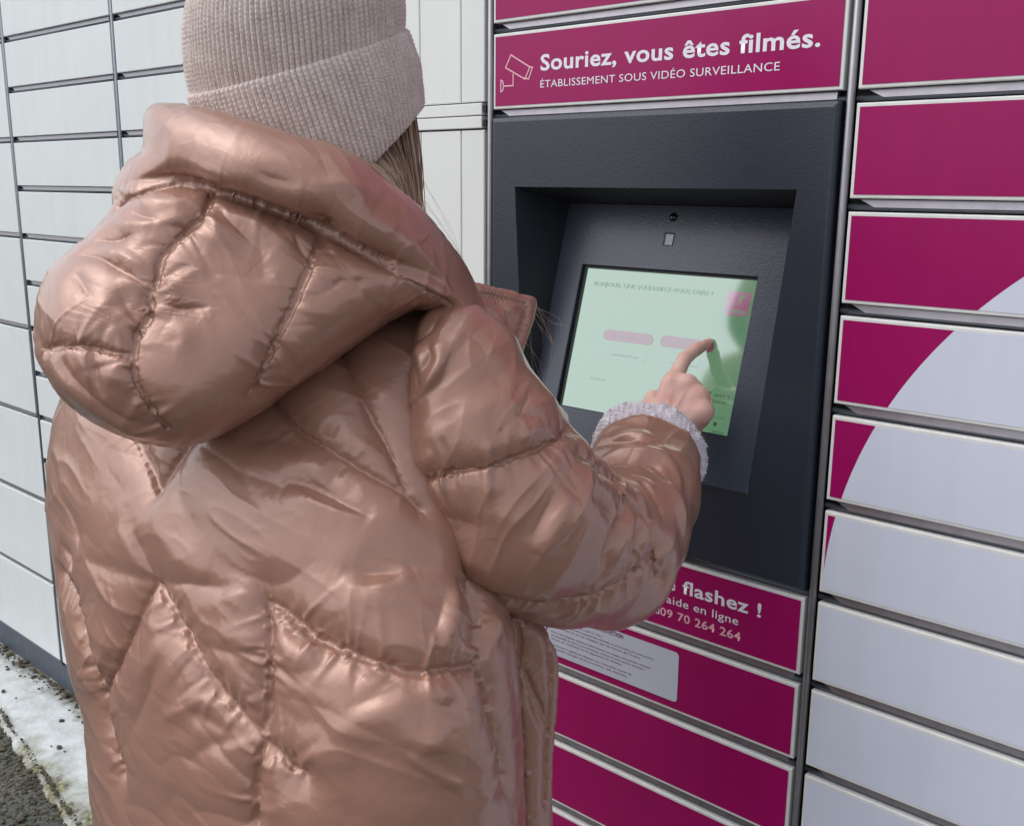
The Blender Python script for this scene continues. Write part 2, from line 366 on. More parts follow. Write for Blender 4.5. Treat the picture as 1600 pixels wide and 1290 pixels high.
on_door(text(help_sign, '09 70 264 264', -0.7097, H-0.5661, 0.0120, 0.1222, M['pink'], y=TY, bold=0.016), help_sign)
# the privacy notice on the door below
def round_rect(xa, xb, za, zb, r, n=6):
    pts = []
    for cx, cz, t in ((xb-r, zb-r, 0), (xa+r, zb-r, 90), (xa+r, za+r, 180), (xb-r, za+r, 270)):
        for i in range(n+1):
            a = math.radians(t+90*i/n); pts.append((cx+r*math.cos(a), cz+r*math.sin(a)))
    return pts
on_door(sheet_poly('notice_sticker', round_rect(-0.968, -0.6770, H-0.6848, H-0.6120, 0.006), M['notice'], notice_door, -0.0012), notice_door)
on_door(strokes(notice_door, 'camera_icon', icon(0.045, H-0.792, 1.0), 0.0019, M['mink'], -0.0016), notice_door)
on_door(text(notice_door, 'ÉTABLISSEMENT SOUS VIDÉOPROTECTION', -0.7688, H-0.6203, 0.0062, 0.128, M['mink'], y=-0.0016, bold=0.012, right=True), notice_door)
z = H-0.6262
for ln in [('Code de la sécurité intérieure (art. L. 251-1 à L. 255-1)', 0.094), ('Les images sont conservées et peuvent être visionnées, en cas d’incident, par le personnel et', 0.1815),
           ('de la société et, le cas échéant, par les forces de l’ordre.', 0.160), None,
           ('Pour toute question relative au droit d’accès aux images, vous pouvez contacter', 0.178),
           ('le responsable du service ou la commission compétente pour exercer vos droits', 0.166), ('d’accès, de rectification et de suppression des données.', 0.130), None,
           ('Vous pouvez également déposer une réclamation auprès de', 0.146), ('l’autorité chargée de la protection des données.', 0.140)]:
    if ln is None: z -= 0.0035; continue
    on_door(text(notice_door, ln[0], -0.8985, z-0.0034, 0.0030, ln[1], M['mink'], name='small_print', y=-0.0016, bold=0.0), notice_door); z -= 0.0056

# right-hand column: magenta doors with a large pale disc printed across them
cF = column(XS[5], XS[6], 'locker column right of the terminal, magenta doors crossed by a large pale disc', 'post')
DX, DZ, DR = 0.0182, H-0.4741, 0.5035
def disc_split(d, a, b, zb, zt):
    n = 24; arc = []
    for i in range(n+1):
        z = zb + (zt-zb)*i/n; q = DR*DR-(z-DZ)**2
        xl = (DX - math.sqrt(q) if q > 0 else 9) if z > DZ else DX-DR
        arc.append((min(max(xl, a), b), z))
    if any(x > a+1e-5 for x, _ in arc): sheet_poly('magenta_print', [(a, zb)] + arc + [(a, zt)], M['magenta'], d).location = (-d.location.x, 0, -d.location.z)
    if any(x < b-1e-5 for x, _ in arc): sheet_poly('pale_print', arc[::1][::-1] + [(b, zb), (b, zt)], M['lavender'], d).location = (-d.location.x, 0, -d.location.z)
x0, x1 = XS[5], XS[6]
ks = [-6, -4, -2] + list(range(0, 13))
for a_, b_ in zip(ks, ks[1:]): disc_split(*printed(cF, x0, x1, a_, b_))
rails(cF, x0, x1, ks)

# ------------------------------------------------------------------ self-service terminal
M.update(
    fascia=mat('anthracite_powder_coat', (0.019, 0.027, 0.042), 0.33, spec=0.75, bump=(420, 0.20, 0.0012, 3), var=(5, 0.06)),
    plate=mat('grey_textured_plate', (0.038, 0.049, 0.074), 0.30, spec=0.8, bump=(360, 0.24, 0.0012, 3), var=(5, 0.05)),
    recess=mat('recess_wall_paint', (0.022, 0.027, 0.036), 0.5, bump=(260, 0.3, 0.0014, 3)),
    bezel=mat('black_bezel', (0.006, 0.006, 0.007), 0.35),
    lens=mat('dark_lens', (0.006, 0.006, 0.008), 0.12, spec=0.8),
    sensor=mat('sensor_window', (0.32, 0.38, 0.46), 0.15, spec=0.8),
)
term = empty('terminal', (-0.763, 0, gz(5)))
tag(term, 'anthracite self-service terminal with a recessed tilted touch screen, between the magenta signs', 'terminal')
def tl(o): o.location = -term.location; return o
PM, PY0, PZ0 = 0.28, -0.006, H-0.365
PN = np.array([0, -1, PM])/math.hypot(1, PM); PV = np.array([0, PM, 1])/math.hypot(1, PM)
P0 = np.array([0, PY0, PZ0])
def pl(u, v, wd=0.0): return P0 + np.array([u, 0, 0]) + v*PV + wd*PN      # u along the wall, v up the tilted plate
def plv(z): return (z-PZ0)/PV[2]
OT, PT = H-0.0030, H-0.0255          # opening's top edge, plate's top edge
FL, FR, FB, FT = XS[4]+0.0090, XS[5]-0.0085, gz(5)-0.0050+0.008, gz(0)-0.0040
opening = [(-0.9750, OT), (-0.5486, OT), (-0.5872, PZ0), (-0.9508, PZ0)]
def fascia_mesh():
    v = []; f = []
    prof = [(0.0065, -0.006), (0.0035, -0.0052), (0.0012, -0.003), (0, 0.0005), (0, 0.016)]
    for t, y in prof: v += [(FL+t, y, FT-t), (FR-t, y, FT-t), (FR-t, y, FB+t), (FL+t, y, FB+t)]
    for i in range(len(prof)-1):
        for j in range(4): a = i*4+j; b = i*4+(j+1) % 4; f.append((a, b, b+4, a+4))
    k = len(v); v += [(x, -0.006, z) for x, z in opening]
    for j in range(4): f.append((j, k+j, k+(j+1) % 4, (j+1) % 4))
    return mesh('fascia', v, f)
tl(link('fascia', fascia_mesh(), term, M['fascia']))
pa, pb = -0.9515, -0.5865; vt = plv(PT)
b = MB(); tlp, trp, brp, blp = pl(pa, vt), pl(pb, vt), pl(pb, 0), pl(pa, 0)
o4 = [(x, -0.006, z) for x, z in opening]
b.poly([o4[0], tuple(tlp), tuple(trp), o4[1]]); b.poly([o4[1], tuple(trp), o4[2]]); b.poly([o4[0], o4[3], tuple(tlp)])
tl(b.build('recess_wall', M['recess'], term))
# plate with the screen window cut out of it; it stands 1.5 mm proud at its lower edge
sc4 = [on_plane(px, py, PY0, PM, PZ0) for px, py in ((906, 412), (1182, 434), (1138, 684), (874, 630))]
SU0, SU1 = (sc4[0][0]+sc4[3][0])/2, (sc4[1][0]+sc4[2][0])/2
SV1, SV0 = plv((sc4[0][2]+sc4[1][2])/2), plv((sc4[2][2]+sc4[3][2])/2)
def plate_mesh():
    v = []; f = []; vb = -0.004
    outer = [(pa, vt), (pb, vt), (pb, vb), (pa, vb)]; inner = [(SU0, SV1), (SU1, SV1), (SU1, SV0), (SU0, SV0)]
    for wd, t in ((-0.010, 0), (0.0005, 0), (0.0014, 0.0010)): v += [tuple(pl(*(np.array(p)+np.array(s)*t), wd)) for p, s in zip(outer, ((1,-1),(-1,-1),(-1,1),(1,1)))]
    for wd, t in ((0.0014, 0.0008), (0.0006, 0), (-0.009, 0)): v += [tuple(pl(*(np.array(p)+np.array(s)*t), wd)) for p, s in zip(inner, ((-1,1),(1,1),(1,-1),(-1,-1)))]
    for i in range(5):
        for j in range(4): a = i*4+j; c = i*4+(j+1) % 4; f.append((a, c, c+4, a+4))
    return mesh('screen_plate', v, f)
plate = tl(link('screen_plate', plate_mesh(), term, M['plate']))
def plate_box(name, u0, u1, v0, v1, w0, w1, m, parent):
    pts = [pl(u, v, wd) for wd in (w0, w1) for u, v in ((u0, v0), (u1, v0), (u1, v1), (u0, v1))]
    return link(name, mesh(name, pts, [(0,3,2,1), (4,5,6,7), (0,1,5,4), (1,2,6,5), (2,3,7,6), (3,0,4,7)]), parent, m)
# screen: lit display under glossy glass
def screen_mat(name, col, strength=1.0, top=None):
    m = mat(name, (0.004, 0.005, 0.005), 0.07, spec=1.0, ior=SCREEN_IOR, emit=col, estr=strength)
    return m
SCREEN_IOR = 2.1
smat = {k: screen_mat('display_'+k, tuple(0.42*q for q in c)) for k, c in dict(
    green=(0.150, 0.340, 0.190), mauve=(0.20, 0.055, 0.095), blue=(0.165, 0.335, 0.235), logo=(0.42, 0.17, 0.29), white=(0.36, 0.46, 0.40), dark=(0.03, 0.07, 0.035), grey=(0.115, 0.26, 0.13), faint=(0.12, 0.24, 0.15), light=(0.215, 0.42, 0.245)).items()}
scr = tl(plate_box('screen', SU0+0.0005, SU1-0.0005, SV0+0.0005, SV1-0.0005, -0.010, -0.0055, smat['green'], term))
for u0_, u1_, v0_, v1_ in ((SU0+0.0003, SU0+0.0060, SV0, SV1), (SU0+0.0060, SU1-0.0003, SV1-0.0034, SV1-0.0003)):   # dark inner frame
    tl(plate_box('bezel', u0_, u1_, v0_, v1_, -0.0085, -0.0040, M['bezel'], term))
def spt(px, py):
    p = on_plane(px, py, PY0+0.0055, PM, PZ0); return p[0], plv(p[2])
SW = -0.0052
def srect(name, c, px0, py0, px1, py1, r, m, hu, lift=0.0):
    """rounded tile between two photo pixels (left end, right end of its middle line), hu = half its height in metres"""
    (ua, va), (ub, vb) = spt(px0, py0), spt(px1, py1); vm = (va+vb)/2
    pts = round_rect(ua, ub, vm-hu, vm+hu, min(r, hu*0.98))
    b = MB(); b.poly([tuple(pl(u, v, SW+lift)) for u, v in pts]); return b.build(name, m, scr)
FR0 = (pl(0, 0, SW+0.0004), np.array([1.0, 0, 0]), PV)
def stext(body, px, py, px1, hcap, m, bold=0.0):
    (ua, va), (ub, _) = spt(px, py), spt(px1, py); return text(scr, body, ua, va, hcap, ub-ua, m, frame=FR0, bold=bold)
stext('BONJOUR, QUE SOUHAITEZ-VOUS FAIRE ?', 928, 444, 1117, 0.0062, smat['grey'], 0.008)
srect('screen_logo', 0, 1135, 472, 1172, 474, 0.006, smat['logo'], 0.0155)
stext('relay', 1140, 487, 1167, 0.0070, smat['light'], 0.02)
(ul, vl) = spt(1157, 467)
b = MB()
for q in ([(-.001, -.004), (.002, -.004), (.0025, .003), (.007, .004), (.0065, .0065), (-.001, .0055)], [(.001, .0085), (.0035, .0085), (.0035, .0105), (.001, .0105)]):
    b.poly([tuple(pl(ul+u, vl+v, SW+0.0004)) for u, v in q])
b.build('logo_mark', smat['light'], scr)
srect('screen_button', 0, 943, 521, 1021, 529, 0.008, smat['mauve'], 0.0075)
srect('screen_button', 0, 1032, 531, 1117, 540, 0.008, smat['mauve'], 0.0075)
srect('screen_button', 0, 938, 550, 1010, 558, 0.007, smat['blue'], 0.0065)
srect('screen_button', 0, 1028, 562, 1110, 573, 0.007, smat['blue'], 0.0065)
stext('JE RETIRE UN COLIS', 962, 525, 1004, 0.0030, smat['white']); stext('JE DÉPOSE UN COLIS', 1052, 535, 1096, 0.0030, smat['white'])
stext('JE RETOURNE UN COLIS', 955, 553, 998, 0.0026, smat['faint']); stext('AUTRE DEMANDE', 1048, 567, 1092, 0.0026, smat['faint'])
stext('BESOIN D’AIDE ?', 922, 590, 948, 0.0030, smat['grey'])
stext('SWITCH TO', 1116, 617.5, 1141, 0.0040, smat['dark'], 0.01); stext('ENGLISH', 1114, 627, 1135, 0.0040, smat['dark'], 0.01)
stext('TROUVER UN', 1117, 651, 1134, 0.0022, smat['dark']); stext('MENTIONS LÉGALES', 1114, 673.5, 1131, 0.0026, smat['dark'], 0.02)
for q, (px, py, pw, hh) in enumerate(((1103, 614, 8, 0.0055), (1115, 660, 5, 0.0032))):
    srect('screen_icon', 0, px, py, px+pw, py+1, 0.0006, smat['dark'], hh*0.8)
# camera above the screen and its round lens
pu, pv = (lambda p: (p[0], plv(p[2])))(on_plane(1046, 374, PY0, PM, PZ0))
plate_box('sensor_frame', pu-0.0085, pu+0.0080, pv-0.0092, pv+0.0092, 0.0010, 0.0019, M['bezel'], term).location = -term.location
plate_box('sensor_window', pu-0.0045, pu+0.0070, pv-0.0082, pv+0.0062, 0.0012, 0.0024, M['sensor'], term).location = -term.location
lu, lv = (lambda p: (p[0], plv(p[2])))(on_plane(1053, 340, PY0, PM, PZ0))
def dome(c, axis, r, hgt, n=14, m=6):
    ax = Vector(axis).normalized(); a = ax.orthogonal().normalized(); d = ax.cross(a); v = []; f = []
    for i in range(m+1):
        t = i/m*math.pi/2
        for j in range(n):
            s = 2*math.pi*j/n; v.append(tuple(Vector(c) + (a*math.cos(s)+d*math.sin(s))*r*math.cos(t) + ax*hgt*math.sin(t)))
    for i in range(m):
        for j in range(n): f.append((i*n+j, i*n+(j+1) % n, (i+1)*n+(j+1) % n, (i+1)*n+j))
    return v, f
tl(link('camera_lens', mesh('camera_lens', *dome(pl(lu, lv, 0.0014), PN, 0.0062, 0.004), True), term, M['lens']))

# ------------------------------------------------------------------ sculpting tools
def surf_nets(F):
    """zero surface of a sampled field (negative inside) -> vertices in grid coordinates, quads"""
    S = F < 0
    nx, ny, nz = F.shape
    c = [(i, j, k) for i in (0, 1) for j in (0, 1) for k in (0, 1)]
    sl_ = lambda a, i, j, k: a[i:nx-1+i, j:ny-1+j, k:nz-1+k]
    cnt = np.zeros((nx-1, ny-1, nz-1), np.int8)
    for q in c: cnt += sl_(S, *q)
    act = np.argwhere((cnt > 0) & (cnt < 8))
    idx = np.full(cnt.shape, -1, np.int32); idx[tuple(act.T)] = np.arange(len(act))
    vals = np.stack([F[act[:, 0]+i, act[:, 1]+j, act[:, 2]+k] for i, j, k in c], 1)
    acc = np.zeros((len(act), 3)); n = np.zeros(len(act))
    C = np.array(c, float)
    for a in range(8):
        for b in range(a+1, 8):
            if abs(C[a]-C[b]).sum() != 1: continue
            va, vb = vals[:, a], vals[:, b]; m = (va < 0) != (vb < 0)
            t = np.where(m, va/np.where(m, va-vb, 1), 0)
            acc += np.where(m[:, None], C[a]+t[:, None]*(C[b]-C[a]), 0); n += m
    V = act + acc/n[:, None]
    Q = []
    for ax in range(3):
        o = [q for q in range(3) if q != ax]
        s0 = [slice(1, -1)]*3; s0[ax] = slice(0, -1); s1 = list(s0); s1[ax] = slice(1, None)
        A, B = S[tuple(s0)], S[tuple(s1)]; e = np.argwhere(A != B)
        if not len(e): continue
        flip = A[tuple(e.T)]; e = e.copy(); e[:, o[0]] += 1; e[:, o[1]] += 1
        def cell(du, dv):
            p = e.copy(); p[:, o[0]] -= du; p[:, o[1]] -= dv; return idx[tuple(p.T)]
        q = np.stack([cell(1, 1), cell(0, 1), cell(0, 0), cell(1, 0)], 1)
        if ax == 1: flip = ~flip
        q[~flip] = q[~flip][:, ::-1]; Q.append(q)
    Q = np.concatenate(Q); Q = Q[(Q >= 0).all(1)]
    return V, Q
def normals(V, Q):
    d = np.cross(V[Q[:, 2]]-V[Q[:, 0]], V[Q[:, 3]]-V[Q[:, 1]])
    N = np.zeros_like(V)
    for k in range(3):
        for j in range(4): N[:, k] += np.bincount(Q[:, j], d[:, k], len(V))
    return N/(np.linalg.norm(N, axis=1, keepdims=True)+1e-12)
def edges_of(Q):
    E = np.concatenate([Q[:, [i, (i+1) % 4]] for i in range(4)]); E.sort(1)
    k = np.unique(E[:, 0].astype(np.int64)*(1 << 32)+E[:, 1]); return np.stack([k >> 32, k & 0xffffffff], 1).astype(np.int64)
def lap_mats(V, E):
    deg = np.bincount(E.ravel(), minlength=len(V)).astype(float); return deg
def smooth_v(V, E, it, lam=0.5, mu=None, w=None):
    deg = np.bincount(E.ravel(), minlength=len(V)).astype(float)[:, None]
    for i in range(it):
        for l in ((lam, mu) if mu else (lam,)):
            A = np.empty_like(V)
            for k in range(V.shape[1]): A[:, k] = np.bincount(E[:, 0], V[E[:, 1], k], len(V)) + np.bincount(E[:, 1], V[E[:, 0], k], len(V))
            d = l*(A/deg-V); V = V + (d if w is None else d*w[:, None])
    return V
def snap(F, V, it=2):
    """pull grid-space vertices onto the zero surface of the field, which clears the sampling steps"""
    n = np.array(F.shape)
    def tri_(P):
        P = np.clip(P, 0, n-1.001); i = P.astype(int); t = P-i; r = 0
        for a in (0, 1):
            for b in (0, 1):
                for c in (0, 1):
                    r = r + F[i[:, 0]+a, i[:, 1]+b, i[:, 2]+c]*np.abs(1-a-t[:, 0])*np.abs(1-b-t[:, 1])*np.abs(1-c-t[:, 2])
        return r
    for _ in range(it):
        f = tri_(V); g = np.stack([(tri_(V+e)-tri_(V-e))/1.2 for e in np.eye(3)*0.6], 1)
        st = f[:, None]*g/((g*g).sum(1)+1e-9)[:, None]; l = np.linalg.norm(st, axis=1, keepdims=True); V = V-st*np.minimum(1, 0.7/(l+1e-9))
    return V
def components_keep_largest(V, Q):
    lab = np.arange(len(V))
    while True:
        m = lab[Q].min(1); new = lab.copy()
        for j in range(4): np.minimum.at(new, Q[:, j], m)
        new = new[new]
        if (new == lab).all(): break
        lab = new
    b = np.bincount(lab).argmax(); keep = lab == b; r = np.cumsum(keep)-1
    return V[keep], r[Q[keep[Q].all(1)]]
def pix(V):
    d = V-CAM; z = d@FW; return 800+FPX*(d@RT)/z, 645-FPX*(d@UP)/z, z
def poly_sd(P, X, Y):
    """signed distance in pixels to a closed outline, negative inside"""
    P = np.asarray(P, float); best = np.full(X.shape, 1e9); ins = np.zeros(X.shape, bool)
    for (x0, y0), (x1, y1) in zip(P, np.roll(P, -1, 0)):
        dx, dy = x1-x0, y1-y0; t = np.clip(((X-x0)*dx+(Y-y0)*dy)/(dx*dx+dy*dy+1e-9), 0, 1)
        best = np.minimum(best, (X-x0-t*dx)**2+(Y-y0-t*dy)**2)
        c = (y0 > Y) != (y1 > Y)
        if y1 != y0: ins ^= c & (X < x0+(Y-y0)*dx/dy)
    return np.where(ins, -1, 1)*np.sqrt(best)
def catmull(P, n=8, closed=False):
    P = np.asarray(P, float); N = len(P); out = []
    for i in range(N if closed else N-1):
        p = [P[(i+k) % N] if closed else P[min(max(i+k, 0), N-1)] for k in (-1, 0, 1, 2)]
        for t in np.arange(n)/n:
            out.append(0.5*((2*p[1])+(p[2]-p[0])*t+(2*p[0]-5*p[1]+4*p[2]-p[3])*t*t+(3*p[1]-p[0]-3*p[2]+p[3])*t**3))
    if not closed: out.append(P[-1])
    return np.array(out)
class Grid:
    """sample grid whose columns run along the lines of sight, so outlines read off the photo keep their place; depth is metres"""
    def __init__(s, x0, x1, y0, y1, z0, z1, dp, dz):
        s.x = np.arange(x0, x1+dp, dp, dtype=np.float32); s.y = np.arange(y0, y1+dp, dp, dtype=np.float32); s.z = np.arange(z0, z1+dz, dz, dtype=np.float32)
        s.dp, s.dz = dp, dz
        s.X, s.Y = np.meshgrid(s.x, s.y, indexing='ij')
        s.X3, s.Y3, s.Z3 = s.X[:, :, None], s.Y[:, :, None], s.z[None, None, :]
    def world(s, V):
        px = s.x[0]+V[:, 0]*s.dp; py = s.y[0]+V[:, 1]*s.dp; z = s.z[0]+V[:, 2]*s.dz
        return CAM + z[:, None]*((px-800)[:, None]/FPX*RT - (py-645)[:, None]/FPX*UP + FW)
    def inflate(s, P, zmid, tmax, R, power=2.0, tb=None):
        """solid pillow over an outline: zmid(X, Y) middle depth, tmax half thickness, R pixels over which the edge rounds"""
        d = poly_sd(P, s.X, s.Y); u = np.clip(-d/R, 0, 1)
        T = tmax*np.power(np.clip(1-(1-u)**power, 0, 1), 1/power)
        zm = zmid(s.X, s.Y); out = np.where(d > 0, d*zm/FPX, 0)
        a = zm[:, :, None]-s.Z3                          # + towards the camera
        Tb = T if tb is None else T*(tb/tmax)
        f = np.where(a > 0, a-T[:, :, None], -a-Tb[:, :, None])
        return np.where(d[:, :, None] > 0, np.maximum(out[:, :, None], np.abs(a)*0.3+out[:, :, None]), f)
    def cone(s, a, b):
        """round cone between (px, py, depth, radius px) stations, in metres"""
        def w(p): return np.array([(p[0]-800)/FPX*p[2], -(p[1]-645)/FPX*p[2], p[2]]), p[3]*p[2]/FPX
        A, ra = w(a); B, rb = w(b); BA = B-A; L2 = BA@BA
        cx = (s.X3-800)/FPX*s.Z3; cy = -(s.Y3-645)/FPX*s.Z3; cz = s.Z3+0*cx
        t = np.clip(((cx-A[0])*BA[0]+(cy-A[1])*BA[1]+(cz-A[2])*BA[2])/L2, 0, 1)
        return np.sqrt((cx-A[0]-t*BA[0])**2+(cy-A[1]-t*BA[1])**2+(cz-A[2]-t*BA[2])**2)-(ra+(rb-ra)*t)
def smin(a, b, k):
    h = np.clip(0.5+0.5*(b-a)/k, 0, 1); return b+(a-b)*h-k*h*(1-h)

class BVH:
    def __init__(s, V, Q):
        from mathutils.bvhtree import BVHTree
        s.t = BVHTree.FromPolygons([tuple(v) for v in V], [tuple(map(int, q)) for q in Q])
    def hit(s, px, py):
        d = Vector(ray(px, py)).normalized(); p = s.t.ray_cast(Vector(CAM), d)[0]
        return None if p is None else np.array(p)
class Line(np.ndarray):
    def __new__(c, pts, wt=1.0):
        p = np.asarray(pts, float)
        for _ in range(4):
            if len(p) > 4: p = np.concatenate([p[:1], (p[:-2]+2*p[1:-1]+p[2:])/4, p[-1:]])
        o = p.view(c); o.wt = wt; return o
    def __array_finalize__(s, o): s.wt = getattr(o, 'wt', 1.0)
def cast_strokes(bvh, strokes, step=3.0):
    """lines read off the photo, laid onto the solid they run over -> list of 3-D polylines"""
    out = []
    for s in strokes:
        wt = 1.0
        if isinstance(s, tuple): s, wt = s
        P = catmull(s, 10); L = np.r_[0, np.cumsum(np.hypot(*np.diff(P, axis=0).T))]
        n = max(2, int(L[-1]/step)); u = np.linspace(0, L[-1], n)
        pts = [bvh.hit(a, b) for a, b in zip(np.interp(u, L, P[:, 0]), np.interp(u, L, P[:, 1]))]
        seg = []
        for p in pts:
            if p is None or (seg and np.linalg.norm(p-seg[-1]) > 0.03):
                if len(seg) > 1: out.append(Line(seg, wt))
                seg = []
            if p is not None: seg.append(p)
        if len(seg) > 1: out.append(Line(seg, wt))
    return out
def dist_lines(V, lines, rmax):
    """distance of vertices to polylines (points 3 px apart), computed near them only"""
    from mathutils.kdtree import KDTree
    pts = np.concatenate([np.asarray(q) for q in lines]) if lines else np.zeros((0, 3)); d = np.full(len(V), 1e3)
    if not len(pts): return d, pts, np.zeros(len(V), int)
    near = np.full(len(V), -1)
    B = 4096
    lo, hi = pts.min(0)-rmax, pts.max(0)+rmax
    cand = np.where(((V > lo) & (V < hi)).all(1))[0]
    for i in range(0, len(cand), B):
        c = cand[i:i+B]; D = ((V[c, None, :]-pts[None])**2).sum(2) if len(pts) < 1500 else None
        if D is None:
            D = (V[c]**2).sum(1)[:, None]+(pts**2).sum(1)[None]-2*V[c]@pts.T
        j = D.argmin(1); d[c] = np.sqrt(np.maximum(D[np.arange(len(c)), j], 0)); near[c] = j
    return d, pts, near
def puff(V, Q, seams, creases=(), excess=0.10, press=0.0006, iters=160, gather=0.008, width=0.014, keep=0.012, pin=0.0035, bend=0.35, noise=0.0012, seed=1, ex_map=None, loft=0.0, base_ex=0.012, ex_w=0.02):
    """lay seams into a solid, then let the cloth between them swell: seams held, cloth longer than the solid, pressure from inside"""
    r = np.random.default_rng(seed)
    V = V.astype(np.float64); N = normals(V, Q); E = edges_of(Q)
    bvh = BVH(V, Q)
    sl3 = cast_strokes(bvh, seams)
    d, _, _ = dist_lines(V, sl3, 0.06)
    V0 = V.copy()
    if loft:
        V = V + N*(loft*(1-np.exp(-(np.minimum(d, 0.2)/0.03)**2)))[:, None]
    V = V - N*(gather*np.exp(-(d/width)**1.3))[:, None]
    hold = d < pin
    for pts, wd, amp in creases:
        for ln in cast_strokes(bvh, [pts]):
            wd = wd*1.15; dc, lp, nr = dist_lines(V0, [ln], wd*4); nr = np.maximum(nr, 0)
            fade = np.sin(np.pi*np.clip((nr+0.5)/len(lp), 0, 1))**0.7
            V = V + N*(0.75*amp*fade*np.exp(-(dc/wd)**1.4))[:, None]
    L0 = np.linalg.norm(V[E[:, 0]]-V[E[:, 1]], axis=1)
    ex = base_ex + excess*np.exp(-d/ex_w)
    if ex_map is not None: ex = ex + ex_map(V)
    exe = 1+0.5*(ex[E[:, 0]]+ex[E[:, 1]])
    Lr = L0*exe
    Dg = np.concatenate([Q[:, [0, 2]], Q[:, [1, 3]]]); Ld = np.linalg.norm(V[Dg[:, 0]]-V[Dg[:, 1]], axis=1)*(1+0.5*(ex[Dg[:, 0]]+ex[Dg[:, 1]]))
    # skip edges: opposite neighbours across a vertex, for stiffness in bending
    # straight-through pairs via quads: vertex b between edge (a,b) of one quad and (b,c) of the one across the side
    a_ = np.concatenate([Q[:, i] for i in range(4)]); b_ = np.concatenate([Q[:, (i+1) % 4] for i in range(4)]); nxt = np.concatenate([Q[:, (i+2) % 4] for i in range(4)]); prv = np.concatenate([Q[:, (i+3) % 4] for i in range(4)])
    # directed edge a->b in quad has side neighbours prv (of a) and nxt (of b); the twin edge b->a lies in the next quad
    key = a_*len(V)+b_; tw = b_*len(V)+a_
    o = np.argsort(key); pos = np.searchsorted(key[o], tw); pos = np.minimum(pos, len(key)-1); ok = key[o][pos] == tw; t = o[pos]
    # at vertex b of edge a->b: going from nxt (this quad) through b to prv-of-(b) in twin quad
    S = np.stack([nxt[ok], prv[t[ok]]], 1); 
    S.sort(1); S = S[S[:, 0] != S[:, 1]]; k = np.unique(S[:, 0]*len(V)+S[:, 1]); S = np.stack([k//len(V), k % len(V)], 1)
    Ls = np.linalg.norm(V[S[:, 0]]-V[S[:, 1]], axis=1)*(1+0.5*(ex[S[:, 0]]+ex[S[:, 1]]))
    I = np.concatenate([E[:, 0], Dg[:, 0], S[:, 0]]); J = np.concatenate([E[:, 1], Dg[:, 1], S[:, 1]])
    LL = np.concatenate([Lr, Ld, Ls]); K = np.concatenate([np.full(len(E), 1.0), np.full(len(Dg), 0.5), np.full(len(S), bend)])
    W = np.bincount(I, K, len(V))+np.bincount(J, K, len(V))
    target = V.copy()
    nz = r.normal(0, noise, len(V)); 
    P = V + N*smooth_v(nz[:, None], E, 2)*2.0*(~hold)[:, None]
    vel = np.zeros_like(P)
    kp = np.where(hold, 1.0, keep)[:, None]
    for it in range(iters):
        if it % 8 == 0: N = normals(P, Q)
        P = P + vel*0.55
        old = P.copy()
        P = P + N*(press*(~hold))[:, None]
        D = P[I]-P[J]; l = np.sqrt((D*D).sum(1))+1e-12; c = (K*0.5*(l-LL)/l)[:, None]*D
        for q in range(3):
            P[:, q] += (np.bincount(J, c[:, q], len(V))-np.bincount(I, c[:, q], len(V)))/W*2*0.9
        P += (target-P)*kp
        vel = (P-old)
    P = smooth_v(P, E, 2, 0.35, -0.36)
    return P, sl3

